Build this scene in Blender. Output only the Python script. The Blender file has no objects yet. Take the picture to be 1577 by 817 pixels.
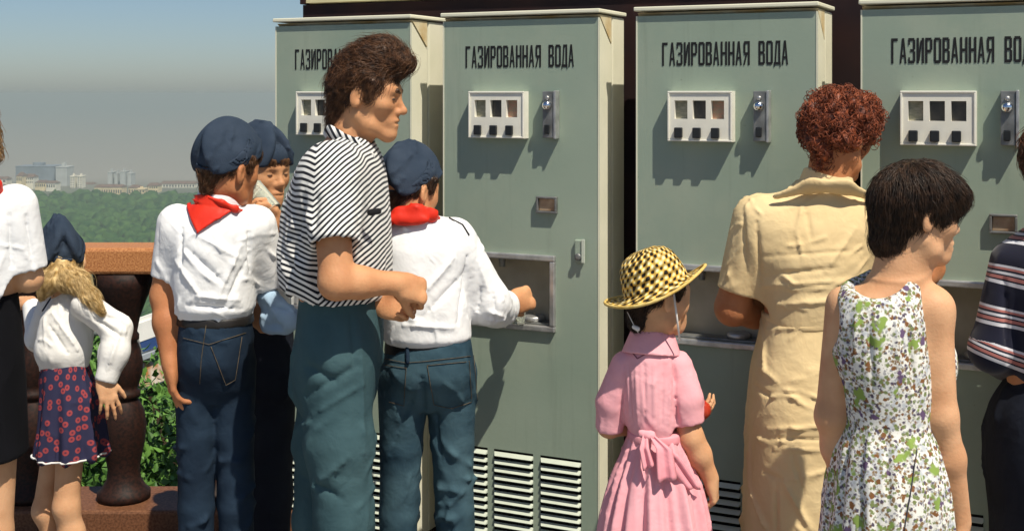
import bpy, bmesh, math, random
import numpy as np
from mathutils import Vector, Matrix

random.seed(7)
scene = bpy.context.scene
COL = scene.collection

# ------------------------------------------------------------------ camera
EYE = 1.63            # camera height above the terrace, metres
FPX = 1900.0          # focal length in photo pixels (photo 1577 wide)
CX, CY, HOR = 788.5, 408.5, 145.0   # photo centre and eye-level row
cam_d = bpy.data.cameras.new("camera")
cam = bpy.data.objects.new("camera", cam_d)
COL.objects.link(cam)
cam.location = (0, 0, EYE)
cam.rotation_euler = (math.radians(90), 0, 0)
cam_d.sensor_width = 36.0
cam_d.lens = 36.0 * FPX / 1577.0
cam_d.shift_y = -(CY - HOR) / 1577.0
cam_d.clip_start = 0.05
cam_d.clip_end = 30000
scene.camera = cam

# ------------------------------------------------------------------ sun and sky
SUN = Vector((0.644, -0.985, 1.95)).normalized()     # direction towards the sun
ELEV = math.asin(SUN.z)
AZ = math.atan2(SUN.x, SUN.y)
world = bpy.data.worlds.new("World")
scene.world = world
world.use_nodes = True
wn = world.node_tree
wn.nodes.clear()
sky = wn.nodes.new("ShaderNodeTexSky")
sky.sky_type = 'NISHITA'
sky.sun_disc = False
sky.sun_elevation = ELEV
sky.sun_rotation = AZ
sky.altitude = 10
sky.air_density = 0.9
sky.dust_density = 0.66
sky.ozone_density = 5.0
bg = wn.nodes.new("ShaderNodeBackground")
bg.inputs['Strength'].default_value = 0.072
wo = wn.nodes.new("ShaderNodeOutputWorld")
wn.links.new(sky.outputs[0], bg.inputs[0])
wn.links.new(bg.outputs[0], wo.inputs[0])

sun_d = bpy.data.lights.new("sun", 'SUN')
sun_d.energy = 4.9
sun_d.angle = math.radians(0.5)
sun_d.color = (1.0, 0.92, 0.78)
sun = bpy.data.objects.new("sun", sun_d)
COL.objects.link(sun)
sun.location = (5, -5, 12)
sun.rotation_euler = SUN.to_track_quat('Z', 'Y').to_euler()

scene.view_settings.view_transform = 'Standard'
scene.view_settings.look = 'None'
scene.view_settings.gamma = 1
scene.view_settings.exposure = 0.22
scene.view_settings.use_curve_mapping = False
scene.render.engine = 'CYCLES'
scene.cycles.use_denoising = True
scene.cycles.max_bounces = 4
scene.cycles.diffuse_bounces = 3
scene.cycles.glossy_bounces = 2
scene.cycles.adaptive_threshold = 0.02
scene.cycles.volume_bounces = 0
scene.cycles.transparent_max_bounces = 12

def W(px, py, Y):
    """point of the place seen at photo pixel (px, py), Y metres in front of the camera"""
    return np.array([(px - CX) / FPX * Y, Y, EYE - (py - HOR) / FPX * Y])

# ------------------------------------------------------------------ materials
MATS = {}
def mat(name, col, rough=0.6, spec=0.3, metal=0.0, var=0.0, vscale=8.0, bump=0.0, bscale=60.0,
        col2=None, sheen=0.0, sss=0.0, stretch=None, detail=4.0, coords='Object'):
    """principled material whose colour drifts with noise; col/col2 linear rgb"""
    if name in MATS:
        return MATS[name]
    m = bpy.data.materials.new(name)
    m.use_nodes = True
    nt = m.node_tree
    p = nt.nodes['Principled BSDF']
    p.inputs['Roughness'].default_value = rough
    p.inputs['Specular IOR Level'].default_value = spec
    p.inputs['Metallic'].default_value = metal
    if sheen:
        p.inputs['Sheen Weight'].default_value = sheen
    if sss:
        p.inputs['Subsurface Weight'].default_value = sss
        p.inputs['Subsurface Radius'].default_value = (0.012, 0.005, 0.003)
        p.inputs['Subsurface Scale'].default_value = 0.6
    tc = nt.nodes.new("ShaderNodeTexCoord")
    mp = nt.nodes.new("ShaderNodeMapping")
    if stretch:
        mp.inputs['Scale'].default_value = stretch
    nt.links.new(tc.outputs[coords], mp.inputs[0])
    if var or col2:
        nz = nt.nodes.new("ShaderNodeTexNoise")
        nz.inputs['Scale'].default_value = vscale
        nz.inputs['Detail'].default_value = detail
        nt.links.new(mp.outputs[0], nz.inputs['Vector'])
        rp = nt.nodes.new("ShaderNodeValToRGB")
        c2 = col2 if col2 else tuple(max(0, c * (1 + var)) for c in col)
        c1 = col if col2 else tuple(max(0, c * (1 - var)) for c in col)
        rp.color_ramp.elements[0].position = 0.36
        rp.color_ramp.elements[1].position = 0.64
        rp.color_ramp.elements[0].color = (*c1, 1)
        rp.color_ramp.elements[1].color = (*c2, 1)
        nt.links.new(nz.outputs['Fac'], rp.inputs[0])
        nt.links.new(rp.outputs[0], p.inputs['Base Color'])
    else:
        p.inputs['Base Color'].default_value = (*col, 1)
    if bump:
        nb = nt.nodes.new("ShaderNodeTexNoise")
        nb.inputs['Scale'].default_value = bscale
        nb.inputs['Detail'].default_value = 5
        nt.links.new(mp.outputs[0], nb.inputs['Vector'])
        b = nt.nodes.new("ShaderNodeBump")
        b.inputs['Strength'].default_value = bump
        b.inputs['Distance'].default_value = 0.01
        nt.links.new(nb.outputs['Fac'], b.inputs['Height'])
        nt.links.new(b.outputs[0], p.inputs['Normal'])
    MATS[name] = m
    return m

def nodes_of(m):
    return m.node_tree, m.node_tree.nodes['Principled BSDF']

# ------------------------------------------------------------------ objects
def tag(o, label=None, cat=None, group=None, kind=None):
    if label: o["label"] = label
    if cat: o["category"] = cat
    if group: o["group"] = group
    if kind: o["kind"] = kind
    return o

def empty(name, loc=(0, 0, 0), rz=0.0, parent=None):
    o = bpy.data.objects.new(name, None)
    o.empty_display_size = 0.1
    COL.objects.link(o)
    o.location = loc
    o.rotation_euler = (0, 0, rz)
    if parent: o.parent = parent
    return o

def link(name, me, m=None, parent=None, smooth=False):
    o = bpy.data.objects.new(name, me)
    COL.objects.link(o)
    if m is not None and not me.materials:
        me.materials.append(m)
    if smooth:
        me.shade_smooth()
    if parent is not None:
        o.parent = parent
    return o

def mesh(name, V, Fc):
    me = bpy.data.meshes.new(name)
    me.from_pydata([tuple(map(float, v)) for v in V], [], [tuple(map(int, f)) for f in Fc])
    me.update()
    return me

class MB:
    """collects boxes, bars, lathes and sheets into one mesh"""
    def __init__(s): s.v, s.f = [], []
    def add(s, V, Fc):
        n = len(s.v)
        s.v += [tuple(v) for v in V]
        s.f += [tuple(i + n for i in f) for f in Fc]
        return s
    def box(s, x0, x1, y0, y1, z0, z1):
        V = [(x, y, z) for z in (z0, z1) for y in (y0, y1) for x in (x0, x1)]
        return s.add(V, [(0, 2, 3, 1), (4, 5, 7, 6), (0, 1, 5, 4), (2, 6, 7, 3), (0, 4, 6, 2), (1, 3, 7, 5)])
    def prism(s, poly, y0, y1):
        """polygon in x,z (counter-clockwise seen from -y) extruded from y0 (front) to y1"""
        n = len(poly)
        V = [(p[0], y0, p[1]) for p in poly] + [(p[0], y1, p[1]) for p in poly]
        Fc = [tuple(range(n)), tuple(range(2 * n - 1, n - 1, -1))]
        for i in range(n):
            j = (i + 1) % n
            Fc.append((i, i + n, j + n, j))
        return s.add(V, Fc)
    def frame(s, x0, x1, z0, z1, t, y0, y1):
        s.box(x0, x1, y0, y1, z0, z0 + t); s.box(x0, x1, y0, y1, z1 - t, z1)
        s.box(x0, x0 + t, y0, y1, z0 + t, z1 - t); s.box(x1 - t, x1, y0, y1, z0 + t, z1 - t)
        return s
    def lathe(s, prof, n=24, c=(0, 0, 0), caps=True):
        V, Fc = [], []
        for r, z in prof:
            for k in range(n):
                a = 2 * math.pi * k / n
                V.append((c[0] + r * math.cos(a), c[1] + r * math.sin(a), c[2] + z))
        for i in range(len(prof) - 1):
            for k in range(n):
                a, b = i * n + k, i * n + (k + 1) % n
                Fc.append((a, b, b + n, a + n))
        if caps:
            Fc.append(tuple(range(n - 1, -1, -1)))
            Fc.append(tuple(range((len(prof) - 1) * n, len(prof) * n)))
        return s.add(V, Fc)
    def tube(s, pts, rad, n=8):
        pts = [np.array(p, float) for p in pts]
        rads = rad if isinstance(rad, (list, tuple)) else [rad] * len(pts)
        V, Fc = [], []
        for i, p in enumerate(pts):
            t = pts[min(i + 1, len(pts) - 1)] - pts[max(i - 1, 0)]
            t /= np.linalg.norm(t) + 1e-9
            u = np.cross(t, (0.13, 0.22, 0.97)); 
            if np.linalg.norm(u) < 0.05: u = np.cross(t, (1, 0, 0))
            u /= np.linalg.norm(u); w = np.cross(t, u)
            for k in range(n):
                a = 2 * math.pi * k / n
                V.append(p + rads[i] * (math.cos(a) * u + math.sin(a) * w))
        for i in range(len(pts) - 1):
            for k in range(n):
                a, b = i * n + k, i * n + (k + 1) % n
                Fc.append((a, b, b + n, a + n))
        Fc.append(tuple(range(n - 1, -1, -1)))
        Fc.append(tuple(range((len(pts) - 1) * n, len(pts) * n)))
        return s.add(V, Fc)
    def build(s, name, m, parent=None, smooth=False, bevel=0.0, segs=2):
        me = mesh(name, s.v, s.f)
        if bevel:
            bm = bmesh.new(); bm.from_mesh(me)
            bmesh.ops.bevel(bm, geom=[e for e in bm.edges if e.calc_face_angle(0) > 0.5], offset=bevel,
                            segments=segs, affect='EDGES', profile=0.5, clamp_overlap=True)
            bm.to_mesh(me); bm.free()
        return link(name, me, m, parent, smooth)

def copy_tree(o, parent=None):
    c = o.copy()
    COL.objects.link(c)
    c.parent = parent
    for ch in [x for x in o.children]:
        copy_tree(ch, c)
    return c
# ================================================================== SETTING
# ---- terrace, slope, valley floor ---------------------------------------
RAIL_Y = 4.44          # front face of the balustrade rail
VALLEY = -90.0

m_pave = mat("terrace pale asphalt", (0.27, 0.26, 0.24), 0.85, 0.2, var=0.25, vscale=14, bump=0.5, bscale=220)
mb = MB(); mb.box(-14, 14, -8, RAIL_Y + 0.45, -0.4, 0.0)
o = mb.build("terrace", m_pave); tag(o, "grey asphalt viewing terrace", kind="structure")

m_land = mat("valley ground", (0.035, 0.06, 0.025), 0.9, 0.1, var=0.5, vscale=0.02, coords='Object')
nt, p = nodes_of(m_land)      # wood ends at the city; its pale ground also stands in for haze
lk_ = p.inputs['Base Color'].links[0].from_socket
tc = nt.nodes.new("ShaderNodeTexCoord"); sx = nt.nodes.new("ShaderNodeSeparateXYZ"); mr = nt.nodes.new("ShaderNodeMapRange")
nt.links.new(tc.outputs['Object'], sx.inputs[0]); nt.links.new(sx.outputs['Y'], mr.inputs[0])
mr.inputs['From Min'].default_value = 1050; mr.inputs['From Max'].default_value = 1350
mx = nt.nodes.new("ShaderNodeMix"); mx.data_type = 'RGBA'
nt.links.new(mr.outputs[0], mx.inputs['Factor']); nt.links.new(lk_, mx.inputs['A']); mx.inputs['B'].default_value = (0.26, 0.25, 0.22, 1)
nt.links.new(mx.outputs['Result'], p.inputs['Base Color'])
nx, ny = 60, 90
V, Fc = [], []
for j in range(ny):
    t = j / (ny - 1)
    y = RAIL_Y + 0.5 + (t ** 2.6) * 7500
    for i in range(nx):
        x = (i / (nx - 1) - 0.5) * (60 + 1.9 * y)
        d = y - RAIL_Y
        z = -1.0 - (VALLEY * -1 - 1.0) * (1 - math.exp(-max(0, d - 1.5) / 95.0)) if d > 1.5 else -1.0 * d / 1.5 * 0.6 - 0.4
        V.append((x, y, z))
for j in range(ny - 1):
    for i in range(nx - 1):
        a = j * nx + i
        Fc.append((a, a + 1, a + nx + 1, a + nx))
o = link("terrain", mesh("terrain", V, Fc), m_land, smooth=True)
tag(o, "green hillside falling away to the wide river valley", kind="structure")
def ground_z(y):
    d = y - RAIL_Y
    return -1.0 - (89.0) * (1 - math.exp(-max(0, d - 1.5) / 95.0))

# ---- haze ----------------------------------------------------------------
hz = MB(); hz.box(-5200, 5200, -60, 7300, VALLEY - 1.2, 4.2)
m_h = bpy.data.materials.new("summer haze"); m_h.use_nodes = True
nt = m_h.node_tree; nt.nodes.clear()
pv = nt.nodes.new("ShaderNodeVolumePrincipled")
pv.inputs['Color'].default_value = (0.555, 0.645, 0.625, 1)
pv.inputs['Density'].default_value = 0.00052
pv.inputs['Anisotropy'].default_value = 0.0
om = nt.nodes.new("ShaderNodeOutputMaterial")
nt.links.new(pv.outputs[0], om.inputs['Volume'])
o = hz.build("haze", m_h); tag(o, "thin summer haze over the valley", kind="stuff")

# ---- far city -------------------------------------------------------------
m_bw = mat("far cream plaster", (0.78, 0.64, 0.38), 0.8, 0.2, var=0.12, vscale=0.2)
m_bw2 = mat("far pale plaster", (0.80, 0.76, 0.62), 0.8, 0.2, var=0.10, vscale=0.2)
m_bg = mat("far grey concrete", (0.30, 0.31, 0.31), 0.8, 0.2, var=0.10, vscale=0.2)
m_bgf = mat("far haze-paled concrete", (0.46, 0.48, 0.46), 0.8, 0.2, var=0.08, vscale=0.2)  # haze put into the colour of the faint towers
m_roof = mat("far brown roof", (0.16, 0.10, 0.075), 0.8, 0.2, var=0.2, vscale=0.3)
m_pane = mat("far dark window", (0.03, 0.035, 0.04), 0.3, 0.5, var=0.2, vscale=1.0)

def building(x0, x1, ytop, ybase, Y, m, label, nwin=0, rows=1, roofh=2.0, wh=0.5, gable=True, depth=14):
    """block whose front fills photo columns x0..x1, base and eaves on rows ybase, ytop at distance Y"""
    a = W(x0, ybase, Y); b = W(x1, ytop, Y)
    w, h = b[0] - a[0], b[2] - a[2]
    r = empty("far_building", (a[0], Y, a[2]))
    tag(r, label, "building", "buildings of the city across the valley")
    mb = MB(); mb.box(0, w, 0, depth, -16, h); mb.build("wall", m, r)
    mb = MB()
    if gable:
        e = 0.4
        mb.add([(-e, -e, h), (w + e, -e, h), (w + e, depth + e, h), (-e, depth + e, h),
                (1.5, depth / 2, h + roofh), (w - 1.5, depth / 2, h + roofh)],
               [(0, 1, 5, 4), (1, 2, 5), (2, 3, 4, 5), (3, 0, 4), (3, 2, 1, 0)])
    else:
        mb.box(-0.3, w + 0.3, -0.3, depth + 0.3, h + 0.01, h + 0.9)
        mb.box(w * 0.35, w * 0.6, depth * 0.3, depth * 0.6, h + 0.92, h + 0.9 + roofh)
    mb.build("roof", m_roof if gable else m, r)
    if nwin:
        ww = w / nwin * 0.5; hh = h / rows * wh
        me = MB(); me.box(-ww / 2, ww / 2, -0.12, 0.1, 0, hh)
        first = None
        for q in range(rows):
            for k in range(nwin):
                loc = ((k + 0.5) * w / nwin, 0, h * (q + 0.28) / rows)
                if first is None:
                    first = me.build("window", m_pane, r); wo_ = first
                else:
                    wo_ = first.copy(); COL.objects.link(wo_); wo_.parent = r
                wo_.location = loc
    return r

building(145, 188, 288, 301, 1120, m_bw, "long low cream building with a row of dark windows above the forest", 12, 1, 2.2, 0.42)
building(108, 114.5, 272, 290, 1205, m_bw2, "pale narrow tower block, left one of the close pair", 2, 5, 2, 0.4, False, 10)
building(119, 126.5, 272, 290, 1205, m_bw2, "pale narrow tower block, right one of the close pair", 2, 5, 2, 0.4, False, 10)
building(25, 34, 271, 281, 1180, m_bw, "small cream house with brown roof beside the white shirt shoulder", 3, 1, 3.5)
building(37, 51, 273, 283, 1190, m_bw2, "wider pale house with brown roof near the white shirt shoulder", 5, 2, 3)
building(54, 70, 281, 290, 1170, m_bw, "low cream house below the grey slab block", 5, 1, 2)
building(71, 85, 282, 291, 1165, m_bw2, "low pale house just left of the tall grey tower", 4, 1, 2)
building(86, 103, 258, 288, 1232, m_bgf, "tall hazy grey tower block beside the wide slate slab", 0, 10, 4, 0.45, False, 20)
building(24, 84, 257, 286, 1240, mat("far haze-tinted facade", (0.20, 0.24, 0.28), 0.7, 0.3, var=0.15, vscale=0.1), "broad slate slab building looming in the haze", 0, 8, 3, 0.5, False, 30)  # haze tint worked into the slab's facade colour
building(198, 213, 289, 301, 1110, m_bw, "cream house with brown roof right of the long building", 4, 1, 2.2)
building(209.5, 223, 292, 302, 1060, m_bw, "bright cream block with square window standing forward at forest edge", 3, 2, 1.6, 0.5, False, 9)
building(226, 243, 286, 297, 1150, m_bw, "cream building with brown roof beside the drinking boy's sleeve", 5, 2, 2.5)
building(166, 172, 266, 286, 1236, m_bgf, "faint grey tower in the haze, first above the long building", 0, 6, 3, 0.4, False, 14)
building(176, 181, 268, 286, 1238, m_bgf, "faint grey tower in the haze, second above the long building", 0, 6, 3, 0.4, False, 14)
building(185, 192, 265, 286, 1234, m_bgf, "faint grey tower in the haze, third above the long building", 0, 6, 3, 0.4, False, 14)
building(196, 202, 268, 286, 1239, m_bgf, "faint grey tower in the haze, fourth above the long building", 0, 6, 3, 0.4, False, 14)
building(128, 143, 284, 293, 1250, m_bg, "low grey house between tower pair and long cream building", 4, 1, 2)
building(246, 300, 283, 296, 1210, m_bw2, "long pale building partly behind the boy's white sleeve", 12, 2, 2.5)
building(-60, 10, 276, 288, 1250, m_bw2, "wide pale building behind the white shirt at the photo's edge", 10, 2, 2.5)
building(310, 400, 285, 298, 1200, m_bw, "long cream building behind the boys' caps", 14, 2, 2.5)

# ---- far wood: one mass of tree crowns ------------------------------------
m_wood = mat("far wood leaves", (0.012, 0.050, 0.016), 0.9, 0.05, col2=(0.055, 0.120, 0.030), vscale=0.16, bump=0.9, bscale=0.9, detail=9)
rng = np.random.default_rng(11)
def ico():
    bm = bmesh.new(); bmesh.ops.create_icosphere(bm, subdivisions=2, radius=1.0)
    v = np.array([x.co[:] for x in bm.verts]); f = np.array([[x.index for x in y.verts] for y in bm.faces]); bm.free()
    return v, f
IV, IF = ico()
Vs, Fs, base = [], [], 0
Yc = 150.0
while Yc < 985:
    step = 2.9 + Yc * 0.0030
    x0, x1 = (-520 - CX) / FPX * Yc, (520 - CX) / FPX * Yc
    n = max(2, int((x1 - x0) / (step * 1.05)))
    for i in range(n):
        cx = x0 + (i + rng.uniform(-0.2, 1.2)) * (x1 - x0) / n
        cy = Yc + rng.uniform(-0.5, 0.5) * step
        r = step * rng.uniform(0.6, 1.25)
        h = rng.uniform(6, 12) if Yc > 320 else rng.uniform(5, 10)
        v = IV * (1 + 0.20 * rng.standard_normal((len(IV), 1)))
        v = v * np.array([r, r, r * rng.uniform(0.8, 1.25)]) + np.array([cx, cy, ground_z(cy) + h - r * 0.5])
        Vs.append(v); Fs.append(IF + base); base += len(IV)
    Yc += step * 0.9
V = np.concatenate(Vs); Fm = np.concatenate(Fs)
me = bpy.data.meshes.new("forest")
me.vertices.add(len(V)); me.vertices.foreach_set("co", V.astype(np.float32).ravel())
me.loops.add(Fm.size); me.loops.foreach_set("vertex_index", Fm.astype(np.int32).ravel())
me.polygons.add(len(Fm)); me.polygons.foreach_set("loop_start", (np.arange(len(Fm)) * 3).astype(np.int32))
me.polygons.foreach_set("loop_total", np.full(len(Fm), 3, np.int32)); me.update(calc_edges=True)
o = link("forest", me, m_wood); tag(o, "dense green wood filling the valley below the terrace", kind="stuff")

# ---- bushes just below the balustrade --------------------------------------
m_leaf = mat("bush leaves", (0.030, 0.085, 0.014), 0.5, 0.3, col2=(0.12, 0.25, 0.045), vscale=9.0, detail=2)
m_twig = mat("bush twigs", (0.05, 0.035, 0.02), 0.9, 0.1, var=0.3, vscale=20)
def bush(x, y, ztop, rx, ry, rz, n, leaf, seed, label):
    r = np.random.default_rng(seed)
    root = empty("bush", (x, y, ground_z(y)))
    tag(root, label, "bush", "bushes growing below the balustrade")
    zc = ztop - rz - ground_z(y)
    d = r.standard_normal((n, 3)); d /= np.linalg.norm(d, axis=1)[:, None]
    lump = 1 + 0.22 * np.sin(5 * d[:, 0] + seed) * np.sin(4 * d[:, 2] + 2 * seed) 
    rad = r.uniform(0.45, 1.0, n) ** 0.5 * lump
    c = d * rad[:, None] * np.array([rx, ry, rz]) + np.array([0, 0, zc])
    a = r.standard_normal((n, 3)); a /= np.linalg.norm(a, axis=1)[:, None]
    b = np.cross(a, d + 0.35 * r.standard_normal((n, 3))); b /= np.linalg.norm(b, axis=1)[:, None]
    s = leaf * r.uniform(0.6, 1.3, n)[:, None]
    nrm = np.cross(a, b)
    P = np.stack([c - a * s, c + b * s * 0.5 + nrm * s * 0.15, c + a * s, c - b * s * 0.5 + nrm * s * 0.15], 1).reshape(-1, 3)
    idx = np.arange(4 * n).reshape(-1, 4)
    fol = link("foliage", mesh("foliage", P, idx), m_leaf, root)
    mb = MB()
    for k in range(9):
        q = d[k] * np.array([rx, ry, rz]) * 0.8 + np.array([0, 0, zc])
        mb.tube([(0.1 * d[k][0], 0.1 * d[k][1], -0.3), q * 0.5 + np.array([0, 0, zc * 0.1]), q], [0.03, 0.018, 0.006], 5)
    mb.build("stem", m_twig, root)
for i, (px, Y, py, rx, ry, rz, n, lf, lab) in enumerate([
    (255, 6.6, 575, 0.65, 0.6, 0.9, 5200, 0.032, "leafy green bush showing between baluster and denim-clad boy"),
    (132, 6.9, 640, 0.62, 0.6, 0.8, 4600, 0.032, "leafy green bush seen beyond the little girl's bare legs"),
    (20, 7.2, 560, 0.70, 0.6, 1.0, 4600, 0.034, "green bush behind the brown sunlit baluster"),
    (370, 7.2, 560, 0.8, 0.7, 1.0, 4200, 0.036, "bush hidden mostly behind the two boys"),
    (-110, 7.2, 600, 0.8, 0.7, 1.0, 3000, 0.036, "bush at the far end of the balustrade"),
    (215, 17.0, 500, 2.0, 1.6, 1.7, 5200, 0.085, "larger shrub lower on the slope behind the painted board"),
    (40, 19.0, 450, 2.4, 1.8, 2.0, 5200, 0.09, "larger shrub lower on the slope, seen past the girl's back"),
    (-120, 18.0, 440, 2.2, 1.8, 2.0, 3000, 0.09, "larger shrub lower on the slope at the photo's edge"),
    (330, 18.0, 430, 2.2, 1.8, 2.0, 3600, 0.09, "larger shrub lower on the slope behind the boys"),
]):
    p = W(px, py, Y)
    bush(p[0], Y, p[2], rx, ry, rz, n, lf, 40 + i, lab)

# ---- painted board on the slope --------------------------------------------
def board():
    Y = 12.0
    a = W(212, 505, Y); r = empty("painted_board", (a[0], Y, a[2] - 0.5))
    r.rotation_euler = (0, math.radians(-17), math.radians(20))
    tag(r, "white painted board with red band and blue square on the slope", "board")
    k = Y / FPX
    mw = mat("board white", (0.78, 0.77, 0.72), 0.6, 0.3, var=0.06, vscale=3)
    mr = mat("board red", (0.55, 0.06, 0.03), 0.6, 0.3, var=0.1, vscale=6)
    mbl = mat("board blue", (0.03, 0.07, 0.20), 0.6, 0.3, var=0.1, vscale=6)
    mo = mat("board ochre script", (0.78, 0.74, 0.64), 0.6, 0.3, col2=(0.45, 0.20, 0.06), vscale=16, stretch=(1, 1, 0.35))
    H = 0.5
    MB().box(-0.05, 0.62, 0.03, 0.07, H - 0.62, H + 0.06).build("backing", mw, r)
    MB().box(0.0, 0.11, 0.0, 0.03, H - 0.085, H).build("red_band", mr, r)
    MB().box(0.0, 0.11, 0.0, 0.03, H - 0.26, H - 0.09).build("white_panel", mw, r, bevel=0.004)
    MB().box(0.125, 0.30, 0.0, 0.03, H - 0.16, H + 0.02).build("white_panel", mw, r, bevel=0.004)
    MB().box(0.125, 0.30, 0.0, 0.03, H - 0.26, H - 0.165).build("blue_square", mbl, r)
    MB().box(0.33, 0.60, 0.0, 0.03, H - 0.26, H + 0.02).build("red_panel", mat("board red figures", (0.6, 0.07, 0.04), 0.6, 0.3, col2=(0.8, 0.77, 0.7), vscale=9), r)
    MB().box(-0.07, 0.64, -0.06, 0.03, H - 0.325, H - 0.28).build("ledge", mat("board grey ledge", (0.30, 0.33, 0.36), 0.6, 0.3, var=0.1, vscale=5), r)
    MB().box(0.0, 0.58, 0.0, 0.03, H - 0.60, H - 0.34).build("script_panel", mo, r)
    for x in (0.04, 0.5):
        MB().box(x, x + 0.06, 0.075, 0.13, H - 3.2, H - 0.1).build("post", m_twig, r)
board()

# ---- thin railing on the slope path
def slope_rail():
    Y = 9.0
    r = empty("path_railing", (W(0, 500, Y)[0], Y, ground_z(Y)))
    tag(r, "thin grey pipe railing on the path below the balustrade", "railing")
    z = W(0, 513, Y)[2] - ground_z(Y)
    mt = mat("grey pipe", (0.10, 0.12, 0.11), 0.5, 0.4, var=0.15, vscale=9)
    MB().tube([(-2.0, 0, z), (0.85, 0, z)], 0.018).build("rail", mt, r, True)
    for x in (-1.9, -0.9, 0.02, 0.8):
        MB().tube([(x, 0, z - 0.02), (x, 0, -0.3)], 0.016).build("post", mt, r, True)
slope_rail()

# ---- balustrade -------------------------------------------------------------
m_gran = mat("red granite", (0.32, 0.115, 0.036), 0.5, 0.35, col2=(0.54, 0.25, 0.095), vscale=160, detail=3, bump=0.15, bscale=300)
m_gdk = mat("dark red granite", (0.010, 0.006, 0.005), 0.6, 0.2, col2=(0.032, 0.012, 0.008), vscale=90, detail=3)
m_gplinth = mat("plinth granite in shade", (0.10, 0.040, 0.018), 0.55, 0.3, col2=(0.19, 0.085, 0.042), vscale=120, detail=3)  # shade on plinth and step put into a darker granite
bal = empty("balustrade", (0, RAIL_Y, 0))
tag(bal, "red granite balustrade with dark turned balusters along the terrace edge", "balustrade")
s_b = FPX / (RAIL_Y + 0.08)
def zr(y): return EYE - (y - HOR) / s_b
xl, xr = -6.0, -0.62
MB().box(xl, xr, 0.0, 0.19, zr(418), zr(378)).build("rail", m_gran, bal, bevel=0.012)
MB().box(xl, xr, -0.05, 0.24, 0.0, zr(768)).build("plinth", m_gplinth, bal, bevel=0.01)
MB().box(xl, xr, -0.16, -0.052, 0.0, zr(803)).build("step", m_gplinth, bal, bevel=0.01)
k = 1 / s_b
prof = [(40, 768), (40, 757), (34, 752), (26, 738), (24, 722), (27, 704), (32, 680), (34, 655), (31, 634), (23, 618), (20, 613), (25, 611), (25, 603), (20, 600), (23, 592), (28, 574), (29, 558),
        (25, 540), (20, 526), (23, 523), (23, 516), (20, 512), (24, 490), (34, 462), (44, 440), (46, 419)]
prof = [(r * k, zr(y)) for r, y in prof]
b0 = None
for i in range(-6, 4):
    px = 190 + i * 141
    if px > 610: break
    x = (px - CX) / FPX * (RAIL_Y + 0.09)
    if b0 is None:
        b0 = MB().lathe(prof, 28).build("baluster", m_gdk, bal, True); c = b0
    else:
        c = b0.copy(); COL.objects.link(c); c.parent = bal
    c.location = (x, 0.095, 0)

# ---- kiosk wall behind the machines -----------------------------------------
TH = math.atan(0.000248 * FPX)
Z0 = FPX / 470.0
def wall_pt(l, d=0.0):
    """point l metres along the row of machines, d metres behind their fronts"""
    return (l * math.cos(TH) + d * math.sin(TH), Z0 - l * math.sin(TH) + d * math.cos(TH))
MACH_L0, MACH_P, MACH_W, MACH_H = -0.9425, 0.6855, 0.564, EYE + 0.257
kl = MACH_L0 - 0.02
x, y = wall_pt(kl - 0.09, 0.33)
kio = empty("kiosk", (x, y, 0), -TH)
tag(kio, "dark brown kiosk wall with cream upper panel behind the vending machines", "kiosk")
m_kd = mat("kiosk dark board", (0.016, 0.010, 0.012), 0.7, 0.2, col2=(0.034, 0.014, 0.012), vscale=3)
m_kc = mat("kiosk cream board", (0.62, 0.56, 0.34), 0.6, 0.3, var=0.10, vscale=5)
KH = EYE + 0.345
MB().box(0.0, 3.2, 0.0, 0.05, 0.0, KH).build("lower_wall", m_kd, kio)
MB().box(0.0, 0.022, -0.02, 0.06, KH + 0.002, KH + 1.0).build("corner_post", m_kd, kio)
MB().box(0.024, 3.2, 0.004, 0.05, KH + 0.004, KH + 1.0).build("upper_panel", m_kc, kio)
MB().box(0.024, 3.2, -0.014, 0.0, KH + 0.006, KH + 0.022).build("panel_frame", m_kc, kio)
MB().box(0.0, 3.2, 0.0, 0.5, KH + 1.002, KH + 1.05).build("roof", m_kd, kio)
MB().box(0.0, 0.05, 0.052, 1.2, 0.0, KH + 1.0).build("end_wall", m_kd, kio)
# ================================================================== VENDING MACHINES
def paint(name, col, col2):
    m = mat(name, col, 0.42, 0.4, col2=col2, vscale=2.2, bump=0.03, bscale=70, detail=6)
    return m
def weather(m):
    """faint runs, rubbed pale areas and small chips on enamel"""
    nt, p = nodes_of(m)
    src = p.inputs['Base Color'].links[0].from_socket
    tc = nt.nodes.new("ShaderNodeTexCoord"); gm = nt.nodes.new("ShaderNodeNewGeometry")
    def layer(scale, stretch, lo, hi, colr, amt, src, detail=6):
        mp = nt.nodes.new("ShaderNodeMapping"); mp.inputs['Scale'].default_value = stretch
        nt.links.new(gm.outputs['Position'], mp.inputs[0])
        nz = nt.nodes.new("ShaderNodeTexNoise"); nz.inputs['Scale'].default_value = scale; nz.inputs['Detail'].default_value = detail; nz.inputs['Roughness'].default_value = 0.65
        nt.links.new(mp.outputs[0], nz.inputs['Vector'])
        mr = nt.nodes.new("ShaderNodeMapRange"); mr.inputs['From Min'].default_value = lo; mr.inputs['From Max'].default_value = hi; mr.inputs['To Max'].default_value = amt
        nt.links.new(nz.outputs['Fac'], mr.inputs[0])
        mx = nt.nodes.new("ShaderNodeMix"); mx.data_type = 'RGBA'
        nt.links.new(mr.outputs[0], mx.inputs['Factor']); nt.links.new(src, mx.inputs['A']); mx.inputs['B'].default_value = (*colr, 1)
        return mx.outputs['Result']
    src = layer(3.0, (1, 1, 0.8), 0.50, 0.72, (0.36, 0.40, 0.31), 0.55, src)          # rubbed pale patches
    src = layer(26.0, (1, 1, 0.05), 0.56, 0.74, (0.12, 0.15, 0.11), 0.22, src)         # runs
    src = layer(120.0, (1, 1, 1), 0.72, 0.76, (0.07, 0.06, 0.045), 0.8, src, 3)        # chips
    nt.links.new(src, p.inputs['Base Color'])
    return m
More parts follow.
